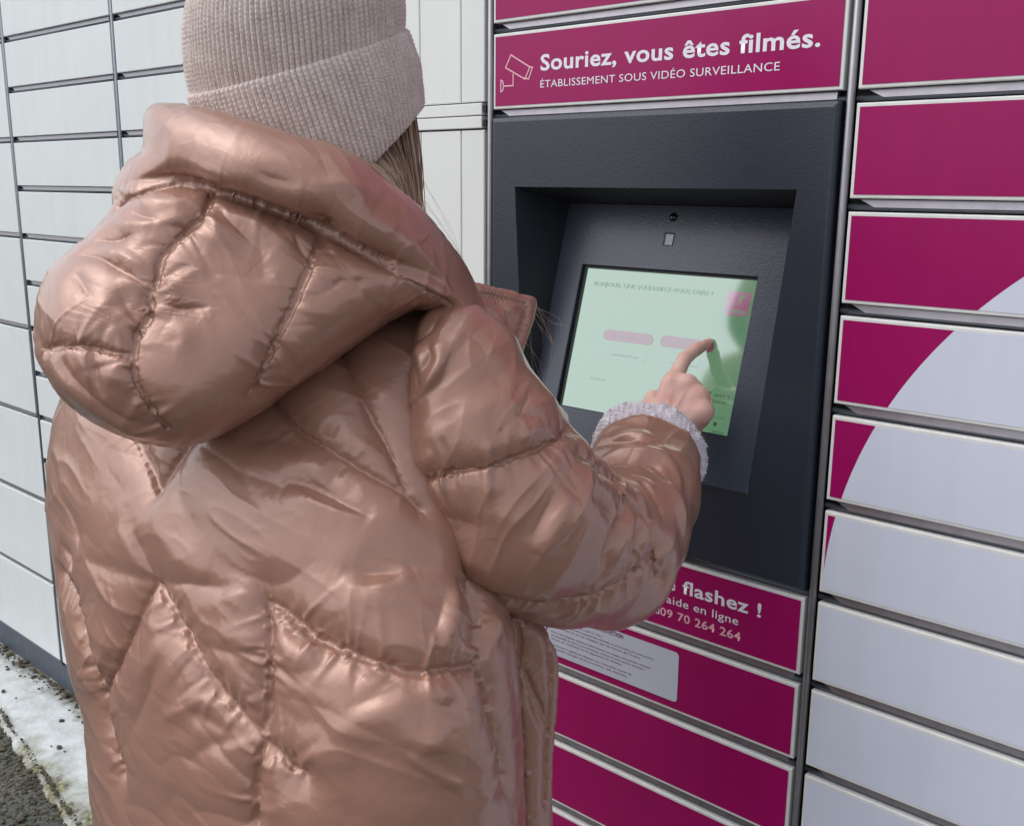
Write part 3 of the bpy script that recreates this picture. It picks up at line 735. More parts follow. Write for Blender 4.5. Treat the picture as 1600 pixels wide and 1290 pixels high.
def subdivide(V, Q, levels=1):
    me = mesh('t', V, Q); o = bpy.data.objects.new('t', me); COL.objects.link(o)
    md = o.modifiers.new('s', 'SUBSURF'); md.levels = levels
    m2 = bpy.data.meshes.new_from_object(o.evaluated_get(bpy.context.evaluated_depsgraph_get()))
    v = np.empty(len(m2.vertices)*3, np.float32); m2.vertices.foreach_get('co', v)
    q = np.empty(len(m2.loops), np.int32); m2.loops.foreach_get('vertex_index', q)
    bpy.data.objects.remove(o); bpy.data.meshes.remove(me); bpy.data.meshes.remove(m2)
    return v.reshape(-1, 3).astype(np.float64), q.reshape(-1, 4).astype(np.int64)
def pucker(V, Q, lines, seed=5, stitch=0.0004, amp=0.0018, spacing=0.0080, reach=0.020, groove=0.0013, rmax=0.06):
    """small gathers standing across each seam, thinning out away from it"""
    r = np.random.default_rng(seed); N = normals(V, Q); h = np.zeros(len(V))
    for ln in lines:
        if len(ln) < 4: continue
        wt = getattr(ln, 'wt', 1.0)
        d, pts, nr = dist_lines(V, [ln], rmax); c = np.where((d < rmax) & (nr >= 0))[0]
        if not len(c): continue
        seg = np.linalg.norm(np.diff(ln, axis=0), axis=1); S = np.r_[0, np.cumsum(seg)]; Ltot = S[-1]
        tg = np.gradient(ln, axis=0); tg /= np.linalg.norm(tg, axis=1, keepdims=True)+1e-9
        j = nr[c]; rel = V[c]-ln[j]; s = S[j] + (rel*tg[j]).sum(1)
        side = ((np.cross(tg[j], N[c])*rel).sum(1) > 0)
        ns, nd = int(Ltot/0.0006)+2, 64
        sg = np.linspace(0, Ltot, ns)[:, None]; dg = np.linspace(0, rmax, nd)[None, :]
        tabs = []
        for sd in (0, 1):
            tb = np.zeros((ns, nd)); n = max(2, int(Ltot/spacing))
            for s0 in np.sort(r.uniform(0, Ltot, n)):
                lam = min(reach*r.lognormal(0, 0.55), 0.034); a = amp*r.uniform(0.35, 1.25)*min(1.5, (lam/reach)**0.5)*r.choice([1, 1, -0.7]); sl = r.normal(0, 0.35); sg0 = r.uniform(0.0016, 0.0034)
                w0, w1 = max(0, int((s0-0.05)/Ltot*ns)), min(ns, int((s0+0.05)/Ltot*ns)+1)
                x = (sg[w0:w1]-s0-sl*dg)/(sg0*(1+dg/lam*0.7)); tb[w0:w1] += a*np.exp(-x*x)*np.exp(-(dg/lam)**1.3)*(1-np.exp(-dg/0.0022))
            tb += stitch*np.sin(sg*2*np.pi/0.0046+sd*1.5+np.cumsum(r.normal(0, 0.11, ns))[:, None])*np.exp(-(dg/0.0042)**2)
            tabs.append(tb)
        fs = np.clip(s/Ltot*(ns-1), 0, ns-1.001); fd = np.clip(d[c]/rmax*(nd-1), 0, nd-1.001); i0, k0 = fs.astype(int), fd.astype(int); a_, b_ = fs-i0, fd-k0
        val = np.zeros(len(c))
        for sd in (0, 1):
            T = tabs[sd]; m = side == bool(sd)
            v = (T[i0, k0]*(1-a_)+T[i0+1, k0]*a_)*(1-b_)+(T[i0, k0+1]*(1-a_)+T[i0+1, k0+1]*a_)*b_
            val[m] = v[m]
        endfade = np.clip(np.minimum(s, Ltot-s)/0.006+1, 0, 1)
        h[c] += (val*wt - groove*wt**0.5*np.exp(-(d[c]/0.0018)**2))*endfade
    return V + N*h[:, None]

def gnoise(P, seed):
    """gradient noise, vectorised; P in lattice units"""
    r = np.random.default_rng(seed); n = 32
    Gd = r.normal(0, 1, (n, n, n, 3)); Gd /= np.linalg.norm(Gd, axis=3, keepdims=True)
    i = np.floor(P).astype(int); f = P-i; u = f*f*f*(f*(f*6-15)+10); out = 0
    for a in (0, 1):
        for b in (0, 1):
            for c in (0, 1):
                g = Gd[(i[:, 0]+a) % n, (i[:, 1]+b) % n, (i[:, 2]+c) % n]
                w = (u[:, 0] if a else 1-u[:, 0])*(u[:, 1] if b else 1-u[:, 1])*(u[:, 2] if c else 1-u[:, 2])
                out = out + w*((f-np.array([a, b, c]))*g).sum(1)
    return out
def crumple(V, Q, seed, layers, ang=25):
    """slack cloth: sharp folds along wandering lines that come and go; layers = (fold spacing m, height m, sharpness, stretch xyz in the camera's right/up/forward)"""
    N = normals(V, Q); C = np.stack([(V-CAM)@RT, (V-CAM)@UP, (V-CAM)@FW], 1); h = np.zeros(len(V)); ca, sa = math.cos(math.radians(ang)), math.sin(math.radians(ang))
    C[:, :2] = np.stack([C[:, 0]*ca-C[:, 1]*sa, C[:, 0]*sa+C[:, 1]*ca], 1)
    for k, (sp, a, w, st) in enumerate(layers):
        P = C/sp*np.array(st)
        P = P + 0.35*np.stack([gnoise(C/sp*0.8, seed+k*7+q) for q in range(3)], 1)
        n1 = gnoise(P, seed+k*7+3); m1 = np.clip(gnoise(C/(sp*2.2), seed+k*7+4)*2.2+0.35, 0, 1)
        n2 = gnoise(P[:, [1, 2, 0]]*0.9+5, seed+k*7+5); m2 = np.clip(gnoise(C/(sp*2.0)+9, seed+k*7+6)*2.2+0.25, 0, 1)
        h += a*(np.exp(-np.abs(n1)/w)*m1 - 0.8*np.exp(-np.abs(n2)/w)*m2)
    return V + N*h[:, None]

# ------------------------------------------------------------------ person
def nylon(name, base):
    m = bpy.data.materials.new(name); m.use_nodes = True
    n = m.node_tree.nodes; L = m.node_tree.links; p = n['Principled BSDF']
    p.inputs['Base Color'].default_value = (*base, 1); p.inputs['Roughness'].default_value = 0.36; p.inputs['Metallic'].default_value = 0.18
    p.inputs['Coat Weight'].default_value = 0.55; p.inputs['Coat Roughness'].default_value = 0.15
    tc = n.new('ShaderNodeTexCoord')
    def nz(scale, detail, dist, rot, stretch, ridged=False):
        mp = n.new('ShaderNodeMapping'); mp.inputs['Rotation'].default_value = rot; mp.inputs['Scale'].default_value = stretch
        t = n.new('ShaderNodeTexNoise'); t.inputs['Scale'].default_value = scale; t.inputs['Detail'].default_value = detail; t.inputs['Distortion'].default_value = dist
        if ridged: t.noise_type = 'RIDGED_MULTIFRACTAL'; t.inputs['Roughness'].default_value = 0.35
        L.new(tc.outputs['Object'], mp.inputs['Vector']); L.new(mp.outputs[0], t.inputs['Vector']); return t.outputs['Fac']
    last = None
    for h, st, di in ((nz(38, 3, 0.8, (0.2, 0, 0.4), (1, 1, 1)), 0.25, 0.003), (nz(120, 3, 0.5, (0.2, 0, 0.4), (1, 1, 1)), 0.15, 0.0008)):
        b = n.new('ShaderNodeBump'); b.inputs['Strength'].default_value = st; b.inputs['Distance'].default_value = di; L.new(h, b.inputs['Height'])
        if last: L.new(last, b.inputs['Normal'])
        last = b.outputs[0]
    L.new(last, p.inputs['Normal']); L.new(last, p.inputs['Coat Normal'])
    return m
M.update(jacket=nylon('rose_copper_nylon', (0.375, 0.194, 0.139)))
FOLDS = ((0.085, 0.0029, 0.17, (0.40, 1.7, 0.7)), (0.050, 0.0016, 0.16, (0.42, 1.7, 0.7)), (0.026, 0.0005, 0.22, (0.5, 1.5, 1)))
def garment(name, V, Q, lines, m, parent, seed=5, sub=1, **kw):
    folds = kw.pop('folds', FOLDS)
    V, Q = subdivide(V, Q, sub)
    if folds: V = crumple(V, Q, seed*10, folds, kw.pop('ang', 25))
    V = pucker(V, Q, lines, seed, **kw)
    return link(name, mesh(name, V-PL, Q, True), parent, m)
def solid(name, V, Q, m, parent, sub=1):
    o = link(name, mesh(name, V, Q, True), parent, m)
    if sub:
        s = o.modifiers.new('smooth', 'SUBSURF'); s.levels = sub; s.render_levels = sub
    return o
person = empty('person', tuple(np.array(at(420, 900, 1.02))*np.array([1, 1, 0])))
tag(person, 'person in a shiny rose-copper puffer jacket and beige beanie touching the terminal screen', 'person')
PL = np.array(person.location)


def tri(a, b, c):     # plane of depth through three (px, py, z)
    A = np.array([[a[0], a[1], 1], [b[0], b[1], 1], [c[0], c[1], 1]]); k = np.linalg.solve(A, np.array([a[2], b[2], c[2]]))
    return lambda X, Y: k[0]*X+k[1]*Y+k[2]
def shape(G, F, it=6):
    F = F.astype(np.float32); V, Q = surf_nets(F); V, Q = components_keep_largest(V, Q); E = edges_of(Q)
    V = snap(F, smooth_v(snap(F, smooth_v(V, E, it, 0.5)), E, 3, 0.5), 1)
    return smooth_v(G.world(V), E, 3, 0.4), Q

# ---- back and front of the jacket
t_ = time.time()
rows = np.array([  # py, left outline, right outline
    (470,250,700),(520,170,725),(560,120,738),(600,102,745),(660,84,745),(720,77,750),(800,77,755),(880,86,765),(960,94,796),(1040,106,808),(1120,132,812),(1200,138,814),(1290,150,816),(1400,150,822),(1520,152,828)], float)
G = Grid(30, 900, 440, 1530, 0.70, 1.36, 6.0, 0.0030)
xl, xr = np.interp(G.y, rows[:, 0], rows[:, 1]), np.interp(G.y, rows[:, 0], rows[:, 2])
k_ = np.ones(9)/9; xl = np.convolve(np.pad(xl, 4, 'edge'), k_, 'valid'); xr = np.convolve(np.pad(xr, 4, 'edge'), k_, 'valid')
xc, hw = ((xl+xr)/2)[None, :], ((xr-xl)/2)[None, :]
s_ = (G.X-xc)/hw
zm = 1.045 - 0.075*s_ - 0.00014*(G.Y-800)*np.clip((1500-G.Y)/500, 0, 1)
T = (np.interp(G.y, [640, 800, 960, 1150, 1530], [0.19, 0.205, 0.21, 0.22, 0.225])*np.sqrt(np.clip(1-(np.clip(650-G.y, 0, 999)/205)**2, 0.02, 1)))[None, :]+0*s_
f = ((np.abs(s_)[:, :, None]**2.3+(np.abs(zm[:, :, None]-G.Z3)/T[:, :, None])**2.3)**(1/2.3)-1)*0.19
f = -smin(-f, -((470-G.Y3)*0.0006+0*f), 0.05)
f = smin(f, G.cone((540,560,0.985,62), (672,572,0.955,72)), 0.05)
F = np.maximum(f, (G.Y3-1505)*0.0006)
V, Q = shape(G, F, 6)
T_SEAMS = [
    ([(196,660),(206,692),(222,725),(239,763)], 0.4), ([(290,680),(268,715),(239,763)], 0.4),
    ([(405,600),(425,632),(462,668),(500,692),(550,722),(600,748),(640,770),(662,790)], 0.3),
    ([(520,530),(540,570),(575,640),(605,690),(628,738),(640,760)], 0.12),
    ([(232,908),(212,955),(190,1005),(172,1050),(155,1085)], 0.5),
    [(240,912),(262,955),(290,1010),(325,1070),(360,1115),(398,1156)],
    [(410,938),(413,975),(414,1020),(412,1060),(410,1100),(404,1140),(398,1158),(392,1200),(390,1290)],
    [(410,938),(440,958),(470,982),(508,1003),(560,1025),(615,1043),(660,1050),(705,1044),(754,1040)],
    [(92,896),(115,930),(122,955),(128,985),(138,1020),(150,1060),(158,1085),(165,1120),(176,1165),(184,1210)],
    [(754,1040),(766,1075),(775,1120),(785,1165),(792,1210)],
    [(398,1158),(430,1185),(470,1215)],
    [(740,900),(752,960),(752,1000),(754,1040)],
]
T_CREASES = [
    ([(100,780),(120,830),(130,860)], 0.010, -0.006), ([(95,850),(110,880),(112,895)], 0.008, -0.010), ([(210,830),(222,870),(234,905)], 0.010, -0.008), ([(185,820),(215,870),(232,905)], 0.008, 0.004),
    ([(245,770),(250,820),(280,870),(330,900)], 0.014, 0.005), ([(280,700),(275,740),(285,790),(320,840)], 0.010, -0.004),
    ([(370,690),(420,685),(480,700)], 0.012, -0.006), ([(390,715),(440,715),(520,740)], 0.014, 0.006), ([(440,752),(480,758),(540,790),(585,808)], 0.007, -0.010), ([(445,765),(500,785),(570,812)], 0.007, 0.008),
    ([(330,870),(400,905),(450,905),(500,870)], 0.014, -0.006), ([(235,908),(300,912),(350,920),(375,930)], 0.008, -0.006), ([(350,925),(380,938),(402,935)], 0.010, 0.006),
    ([(120,870),(180,890),(232,908)], 0.008, -0.004), ([(535,885),(570,895),(630,895)], 0.010, -0.008), ([(530,905),(580,920),(650,900)], 0.012, 0.007), ([(560,860),(620,880),(690,880)], 0.014, -0.007),
    ([(690,1015),(705,970),(712,920)], 0.007, 0.011), ([(675,1000),(690,960),(700,915)], 0.007, -0.007), ([(720,905),(735,920),(748,935)], 0.006, -0.008), ([(765,1020),(772,985),(775,960)], 0.006, 0.009), ([(752,1000),(760,970),(762,940)], 0.006, -0.007),
    ([(470,945),(520,950),(580,940),(620,915)], 0.016, 0.004),
    ([(425,1000),(455,1020),(500,1020)], 0.012, 0.005), ([(420,1030),(460,1050),(530,1040)], 0.012, -0.004), ([(520,1150),(570,1120),(640,1095),(690,1060)], 0.014, 0.009), ([(540,1110),(600,1085),(640,1055)], 0.012, -0.007), ([(640,1190),(680,1150),(700,1110)], 0.014, 0.006),
    ([(560,1060),(600,1075),(640,1055)], 0.010, 0.006), ([(670,1060),(690,1075),(700,1100)], 0.008, 0.006),
    ([(260,960),(270,985),(300,985)], 0.006, -0.004), ([(240,985),(280,1000),(330,1010)], 0.006, -0.003), ([(215,1060),(240,1030),(255,1000)], 0.006, 0.003), ([(200,1150),(230,1090),(250,1020)], 0.006, -0.003),
    ([(255,1125),(290,1105),(320,1090)], 0.005, 0.004), ([(300,1110),(340,1140),(360,1145)], 0.006, -0.004), ([(290,1190),(330,1165),(390,1150)], 0.008, -0.005), ([(180,1070),(175,1120),(180,1180)], 0.010, 0.003),
    ([(420,1160),(460,1130),(520,1130)], 0.016, -0.004), ([(430,1200),(480,1180),(560,1190)], 0.014, 0.005), ([(300,1010),(360,1015),(405,1025)], 0.008, -0.004), ([(330,1000),(370,1000),(400,1010)], 0.007, 0.003),
]
V, sl3 = puff(V, Q, T_SEAMS, T_CREASES, excess=0.09, press=0.00010, iters=110, gather=0.012, width=0.016, keep=0.05, seed=4, base_ex=0.004, ex_w=0.02)
coat = garment('jacket', V, Q, sl3, M['jacket'], person, 11)
print('torso', len(V), time.time()-t_)

# ---- hood: collar roll round the neck and the empty hood hanging on the back
t_ = time.time()
G = Grid(40, 790, 145, 720, 0.66, 1.06, 4.0, 0.0026)
roll = catmull([(236,172),(270,167),(335,178),(440,208),(545,242),(605,288),(660,335),(706,392),(735,440),(760,500),(735,520),(700,492),(640,432),(560,385),(500,350),(420,318),(345,297),(285,284),(240,292),(205,310),(184,322),(186,285),(205,255),(226,238),(229,205)], 6, True)
bag = catmull([(183,318),(200,285),(275,250),(345,250),(440,270),(520,310),(590,350),(670,400),(712,470),(640,482),(575,520),(520,560),(455,602),(390,648),(330,680),(285,692),(235,688),(190,676),(135,648),(100,618),(80,588),(63,556),(60,515),(66,470),(78,436),(105,402),(150,366)], 6, True)
f1 = G.inflate(roll, lambda X, Y: 0.822+1.3e-6*(X-430)**2-0.00013*(Y-300), 0.042, 62, 2.3, tb=0.09)
f2 = G.inflate(bag, lambda X, Y: 0.865+0.00006*(X-350)-0.00012*(Y-480), 0.074, 135, 2.3, tb=0.09)
F = smin(f1, f2, 0.006)
V, Q = shape(G, F)
HOOD_SEAMS = [
    [(331,297),(325,318),(312,338),(296,352),(270,378),(250,400),(246,425),(244,440),(228,458),(235,480),(224,505),(212,522),(208,548),(210,590),(222,618),(240,645),(262,672)],
    [(66,545),(92,541),(140,541),(175,550),(205,556)],
    ([(511,350),(497,385),(480,420),(462,462),(450,490),(438,520),(428,545),(412,580),(398,612)], 0.7),
    ([(180,322),(205,303),(245,289),(285,286),(345,299),(420,322),(500,353),(560,389),(620,423),(680,462),(705,480)], 0.55),
]
HOOD_CREASES = [   # (line, width m, height m): folds read off the photo
    ([(205,330),(240,345),(280,352),(315,345)], 0.006, -0.005), ([(215,310),(250,318),(290,322)], 0.006, 0.004),
    ([(150,378),(185,372),(215,362)], 0.006, -0.006), ([(170,350),(230,352),(300,335)], 0.005, 0.005),
    ([(115,402),(150,400),(190,420),(220,440),(243,438)], 0.006, -0.007), ([(160,390),(200,405),(240,425)], 0.006, 0.006),
    ([(185,430),(215,445),(243,446)], 0.004, 0.005), ([(185,450),(195,475),(215,500)], 0.006, -0.004),
    ([(118,425),(130,448),(143,465)], 0.005, -0.004),
    ([(258,440),(275,455),(272,470)], 0.005, 0.005), ([(250,470),(290,482),(330,480)], 0.006, -0.005), ([(335,315),(365,350),(420,400)], 0.008, -0.005),
    ([(355,325),(400,345),(450,385)], 0.008, 0.004), ([(330,380),(380,400),(430,430)], 0.008, -0.004), ([(460,365),(475,395),(490,400)], 0.005, -0.005),
    ([(545,420),(520,450),(480,465)], 0.007, -0.004), ([(500,440),(560,440),(620,430)], 0.006, -0.003), ([(260,510),(290,530),(270,560)], 0.008, 0.005),
    ([(70,560),(110,600),(160,640),(215,670),(262,676)], 0.009, 0.008), ([(90,560),(135,610),(190,650),(240,665)], 0.007, -0.007),
    ([(140,545),(150,590),(165,620)], 0.006, -0.005), ([(190,560),(180,590),(215,590)], 0.006, 0.005),
    ([(300,262),(345,270),(390,285)], 0.008, 0.005), ([(395,268),(430,280),(470,290)], 0.007, -0.005), ([(480,290),(530,292),(560,305),(562,330)], 0.006, 0.005),
    ([(530,330),(580,330),(640,345)], 0.014, -0.002)]
V, sl3 = puff(V, Q, HOOD_SEAMS, HOOD_CREASES, excess=0.09, press=0.00012, iters=110, gather=0.006, width=0.013, keep=0.05, seed=3, base_ex=0.004, ex_w=0.02)
hood = garment('hood', V, Q, sl3, M['jacket'], coat, 12, ang=48)
print('hood', len(V), time.time()-t_)

# ---- right sleeve, elbow bent, forearm reaching for the screen
t_ = time.time()
G = Grid(590, 1120, 455, 1000, 0.72, 1.34, 4.0, 0.0030)
ST = [(650,590,0.925,100),(700,592,0.905,113),(745,700,0.905,135),(805,795,0.925,145),(880,845,0.985,128),(945,866,1.040,108)]
FO = [(945,866,1.040,108),(975,825,1.090,98),(1000,765,1.150,88),(1012,708,1.205,80)]
f = G.cone(ST[0], ST[1])
for a, b in zip(ST[1:], ST[2:]): f = smin(f, G.cone(a, b), 0.012)
f = smin(f, G.cone((846,658,0.945,34), (856,664,0.965,30)), 0.012)
fo = G.cone(FO[0], FO[1])
for a, b in zip(FO[1:], FO[2:]): fo = smin(fo, G.cone(a, b), 0.01)
F = smin(f, fo, 0.012)
# the sleeve ends square at the cuff
wr = at(1012, 708, 1.205); wd_ = wr-at(1000, 765, 1.150); wd_ = wd_/np.linalg.norm(wd_)
def plane_f(G, p, n):
    c = p-CAM; q = np.array([c@RT, c@UP, c@FW]); m = np.array([n@RT, n@UP, n@FW])
    return ((G.X3-800)/FPX*G.Z3-q[0])*m[0]+(-(G.Y3-645)/FPX*G.Z3-q[1])*m[1]+(G.Z3-q[2])*m[2]
F = np.maximum(F, plane_f(G, wr, wd_)+0.009)
ah = np.interp(G.y, [455,500,540,600,660,700,745,800,850,1000], [668,652,638,632,633,636,640,652,668,700])[None, :]
F = -smin(-F, -((ah[:, :, None]-4-G.X3)*0.00055+0*F), 0.03)
V, Q = shape(G, F)
S_SEAMS = [
    ([(640,520),(634,560),(632,610),(634,660),(636,700),(640,745),(652,780),(668,815),(690,860)], 0.6),
    [(655,752),(690,742),(730,735),(775,728),(815,714),(850,697),(878,680),(892,664)],
    [(770,935),(815,944),(870,944),(925,935),(965,918),(990,898),(1008,880),(1020,862)],
    [(915,712),(945,735),(970,760),(992,785),(1005,800),(1015,835),(1024,870),(1030,905)],
]
S_CREASES = [
    ([(640,560),(655,600),(650,625)], 0.006, -0.006), ([(650,540),(660,575),(655,600)], 0.005, 0.006), ([(680,535),(690,560),(672,600),(640,632)], 0.006, 0.010), ([(668,535),(672,560),(655,590)], 0.004, -0.006), ([(700,545),(690,590),(650,630)], 0.007, -0.007),
    ([(690,490),(660,520),(640,535)], 0.008, -0.010), ([(650,682),(680,680),(710,665)], 0.008, 0.003), ([(645,715),(660,720),(680,710)], 0.006, 0.004),
    ([(720,660),(760,640),(790,610)], 0.016, 0.004), ([(760,690),(800,660),(830,650),(855,660)], 0.010, -0.007), ([(790,680),(820,640),(826,618)], 0.009, 0.007), ([(815,690),(838,670),(850,665)], 0.006, 0.007), ([(826,616),(815,640),(808,655)], 0.006, -0.009),
    ([(845,865),(860,830),(880,790),(890,770)], 0.009, 0.010), ([(830,850),(850,805),(872,770)], 0.010, -0.006), ([(900,700),(890,740),(905,770)], 0.008, -0.004),
    ([(950,890),(965,850),(980,810),(985,790)], 0.007, 0.009), ([(935,880),(955,840),(970,800)], 0.007, -0.007), ([(995,870),(1002,840),(1000,810)], 0.006, 0.007), ([(985,870),(990,840),(990,815)], 0.005, -0.006),
    ([(960,830),(968,800),(958,785)], 0.006, -0.006), ([(940,720),(980,705),(1030,712),(1055,745),(1060,780)], 0.005, 0.008), ([(938,732),(975,720),(1020,725),(1045,760)], 0.005, -0.008),
    ([(935,700),(960,690),(1000,690)], 0.005, -0.006), ([(950,690),(985,680),(1020,685)], 0.005, 0.006), ([(960,750),(1000,750),(1030,790),(1035,820)], 0.006, -0.008), ([(975,745),(1010,755),(1030,790)], 0.005, 0.008), ([(985,760),(1005,790),(1010,805)], 0.005, 0.006),
    ([(1040,750),(1062,790),(1068,830)], 0.007, 0.006), ([(1020,700),(1050,710),(1075,720)], 0.007, 0.005), ([(1020,870),(1040,890),(1035,920)], 0.008, -0.005), ([(1025,850),(1030,880),(1020,910)], 0.006, 0.005),
    ([(705,830),(730,870),(780,890)], 0.014, 0.006), ([(675,800),(710,810),(760,825)], 0.012, -0.005), ([(700,790),(760,800),(820,815)], 0.014, 0.004), ([(920,765),(945,790),(955,815)], 0.008, -0.010)]
V, sl3 = puff(V, Q, S_SEAMS, S_CREASES, excess=0.09, press=0.00010, iters=110, gather=0.009, width=0.013, keep=0.05, seed=6, base_ex=0.004, ex_w=0.02)
sleeve = garment('sleeve', V, Q, sl3, M['jacket'], coat, 13, ang=-58)
print('sleeve', len(V), time.time()-t_)

# ---- left sleeve, hanging down the far side with the forearm forward
G = Grid(60, 330, 560, 1000, 0.95, 1.45, 8.0, 0.0050)
c_ = np.array([-0.25, 0.97, 0.0]); fd = lambda px, py, z, k: (lambda p: (800+FPX*((p-CAM)@RT)/((p-CAM)@FW), 645-FPX*((p-CAM)@UP)/((p-CAM)@FW), (p-CAM)@FW))(at(px, py, z)+c_*k)
e0 = (164, 905, 1.13); e1 = fd(164, 905, 1.13, 0.22)
F = smin(smin(G.cone((200,640,1.10,88), (160,780,1.12,76)), G.cone((160,780,1.12,76), e0+(66,)), 0.01), G.cone(e0+(66,), e1+(56,)), 0.015)
V, Q = shape(G, F)
garment('sleeve', V, Q, [], M['jacket'], coat, 17)

# ---- stand of the collar round the neck, under the hood
NC = at(462, 425, 1.02); tq = np.linspace(0, 2*np.pi, 65)[:-1]; tp = np.linspace(0, 2*np.pi, 25)[:-1]
cxv = np.array([RT[0], RT[1], 0])/np.hypot(RT[0], RT[1]); cyv = np.array([-cxv[1], cxv[0], 0]); czv = np.array([0, 0, 1.0])
cv = [NC+cxv*math.cos(a)*(0.098+0.032*math.cos(b))+cyv*math.sin(a)*(0.104+0.032*math.cos(b))+czv*(0.070*math.sin(b)-0.020*math.sin(a)) for a in tq for b in tp]
cq = np.array([((i*24+j), ((i+1) % 64)*24+j, ((i+1) % 64)*24+(j+1) % 24, i*24+(j+1) % 24) for i in range(64) for j in range(24)])
garment('collar', np.array(cv), cq, [], M['jacket'], coat, 18, folds=FOLDS[1:])

# ---- end of the stand-up collar, pointing at the terminal
t_ = time.time()
G = Grid(700, 870, 425, 610, 0.80, 1.10, 2.5, 0.0022)
cf = catmull([(722,452),(740,444),(775,450),(810,460),(836,467),(834,490),(826,518),(817,545),(806,574),(790,560),(770,540),(745,525),(722,510)], 4, True)
F = G.inflate(cf, tri((740,450,0.930), (836,467,0.985), (806,574,0.960)), 0.011, 26)
V, Q = shape(G, F, 6)
C_SEAMS = [[(738,458),(775,463),(808,472),(822,476),(820,497),(812,525),(802,556)], [(744,452),(742,480),(748,505),(756,520)]]
V, sl3 = puff(V, Q, C_SEAMS, [([(752,475),(765,500),(772,530)], 0.004, -0.004), ([(780,490),(800,480),(812,478)], 0.004, 0.004), ([(770,505),(785,520),(792,545)], 0.005, 0.003), ([(760,470),(785,480),(790,500)], 0.004, -0.003)],
              excess=0.08, press=0.00008, iters=60, gather=0.0035, width=0.006, keep=0.05, seed=8, base_ex=0.004)
collar = garment('collar', V, Q, sl3, M['jacket'], coat, 14, folds=FOLDS[1:], stitch=0.0006, amp=0.0007, spacing=0.005, reach=0.006, rmax=0.02)

# ---- front edge of the jacket hanging open below the elbow, with its zip pocket
G = Grid(780, 890, 920, 1530, 0.90, 1.20, 3.0, 0.0028)
ff = catmull([(796,936),(814,944),(834,962),(856,990),(869,1018),(872,1050),(870,1090),(866,1150),(862,1205),(862,1300),(866,1400),(868,1515),(800,1515),(796,1300),(794,1100),(794,1000)], 4, True)
F = G.inflate(ff, tri((800,960,0.985), (870,1050,1.035), (860,1400,1.060)), 0.017, 34)
V, Q = shape(G, F, 6)
P_SEAMS = [[(822,1050),(834,1075),(845,1098),(856,1125),(860,1150)], [(862,1010),(865,1050),(862,1100),(858,1160),(855,1250)], [(812,950),(815,1000),(814,1060),(816,1120),(820,1200),(822,1300)]]
V, sl3 = puff(V, Q, P_SEAMS, [([(825,1075),(832,1100),(848,1130)], 0.004, -0.008), ([(830,980),(845,1010),(850,1050)], 0.008, 0.003)], excess=0.06, press=0.00008, iters=60, gather=0.006, width=0.008, keep=0.05, seed=9, base_ex=0.004)
front = garment('front_edge', V, Q, sl3, M['jacket'], coat, 15, folds=FOLDS[2:], stitch=0.0004, amp=0.0008, spacing=0.005, reach=0.007, rmax=0.03)
print('flaps', time.time()-t_)

# ---- beanie
t_ = time.time()
def knit(name, base, dark, scale, fuzz=0.5):
    m = bpy.data.materials.new(name); m.use_nodes = True
    n = m.node_tree.nodes; L = m.node_tree.links; p = n['Principled BSDF']
    p.inputs['Roughness'].default_value = 0.95; p.inputs['Sheen Weight'].default_value = fuzz; p.inputs['Sheen Roughness'].default_value = 0.6; p.inputs['Specular IOR Level'].default_value = 0.15
    tc = n.new('ShaderNodeTexCoord'); t = n.new('ShaderNodeTexNoise'); t.inputs['Scale'].default_value = scale; t.inputs['Detail'].default_value = 4
    t2 = n.new('ShaderNodeTexNoise'); t2.inputs['Scale'].default_value = scale*0.18; t2.inputs['Detail'].default_value = 6
    r = n.new('ShaderNodeValToRGB'); r.color_ramp.elements[0].position = 0.34; r.color_ramp.elements[1].position = 0.62
    r.color_ramp.elements[0].color = (*dark, 1); r.color_ramp.elements[1].color = (*base, 1)
    mx = n.new('ShaderNodeMix'); mx.data_type = 'FLOAT'; mx.inputs[0].default_value = 0.4
    b = n.new('ShaderNodeBump'); b.inputs['Strength'].default_value = 0.6; b.inputs['Distance'].default_value = 0.0015
    L.new(tc.outputs['Object'], t.inputs['Vector']); L.new(tc.outputs['Object'], t2.inputs['Vector'])
    L.new(t.outputs['Fac'], mx.inputs[2]); L.new(t2.outputs['Fac'], mx.inputs[3]); L.new(mx.outputs[0], r.inputs[0]); L.new(r.outputs[0], p.inputs['Base Color'])
    L.new(t.outputs['Fac'], b.inputs['Height']); L.new(b.outputs[0], p.inputs['Normal'])
    return m
M['wool'] = knit('beige_wool', (0.80, 0.70, 0.645), (0.56, 0.465, 0.42), 420)
M['cuff'] = knit('lilac_grey_wool', (0.78, 0.75, 0.79), (0.44, 0.36, 0.42), 330)
ZH = 0.985
HC = at(468, 98, ZH)                                   # centre of the fold's circle
HA = (-0.29*RT + 1.0*UP - 0.46*FW); HA /= np.linalg.norm(HA)       # hat axis, crown up
HX = np.cross(HA, FW); HX /= np.linalg.norm(HX); HY = np.cross(HA, HX)
RH = 0.1135
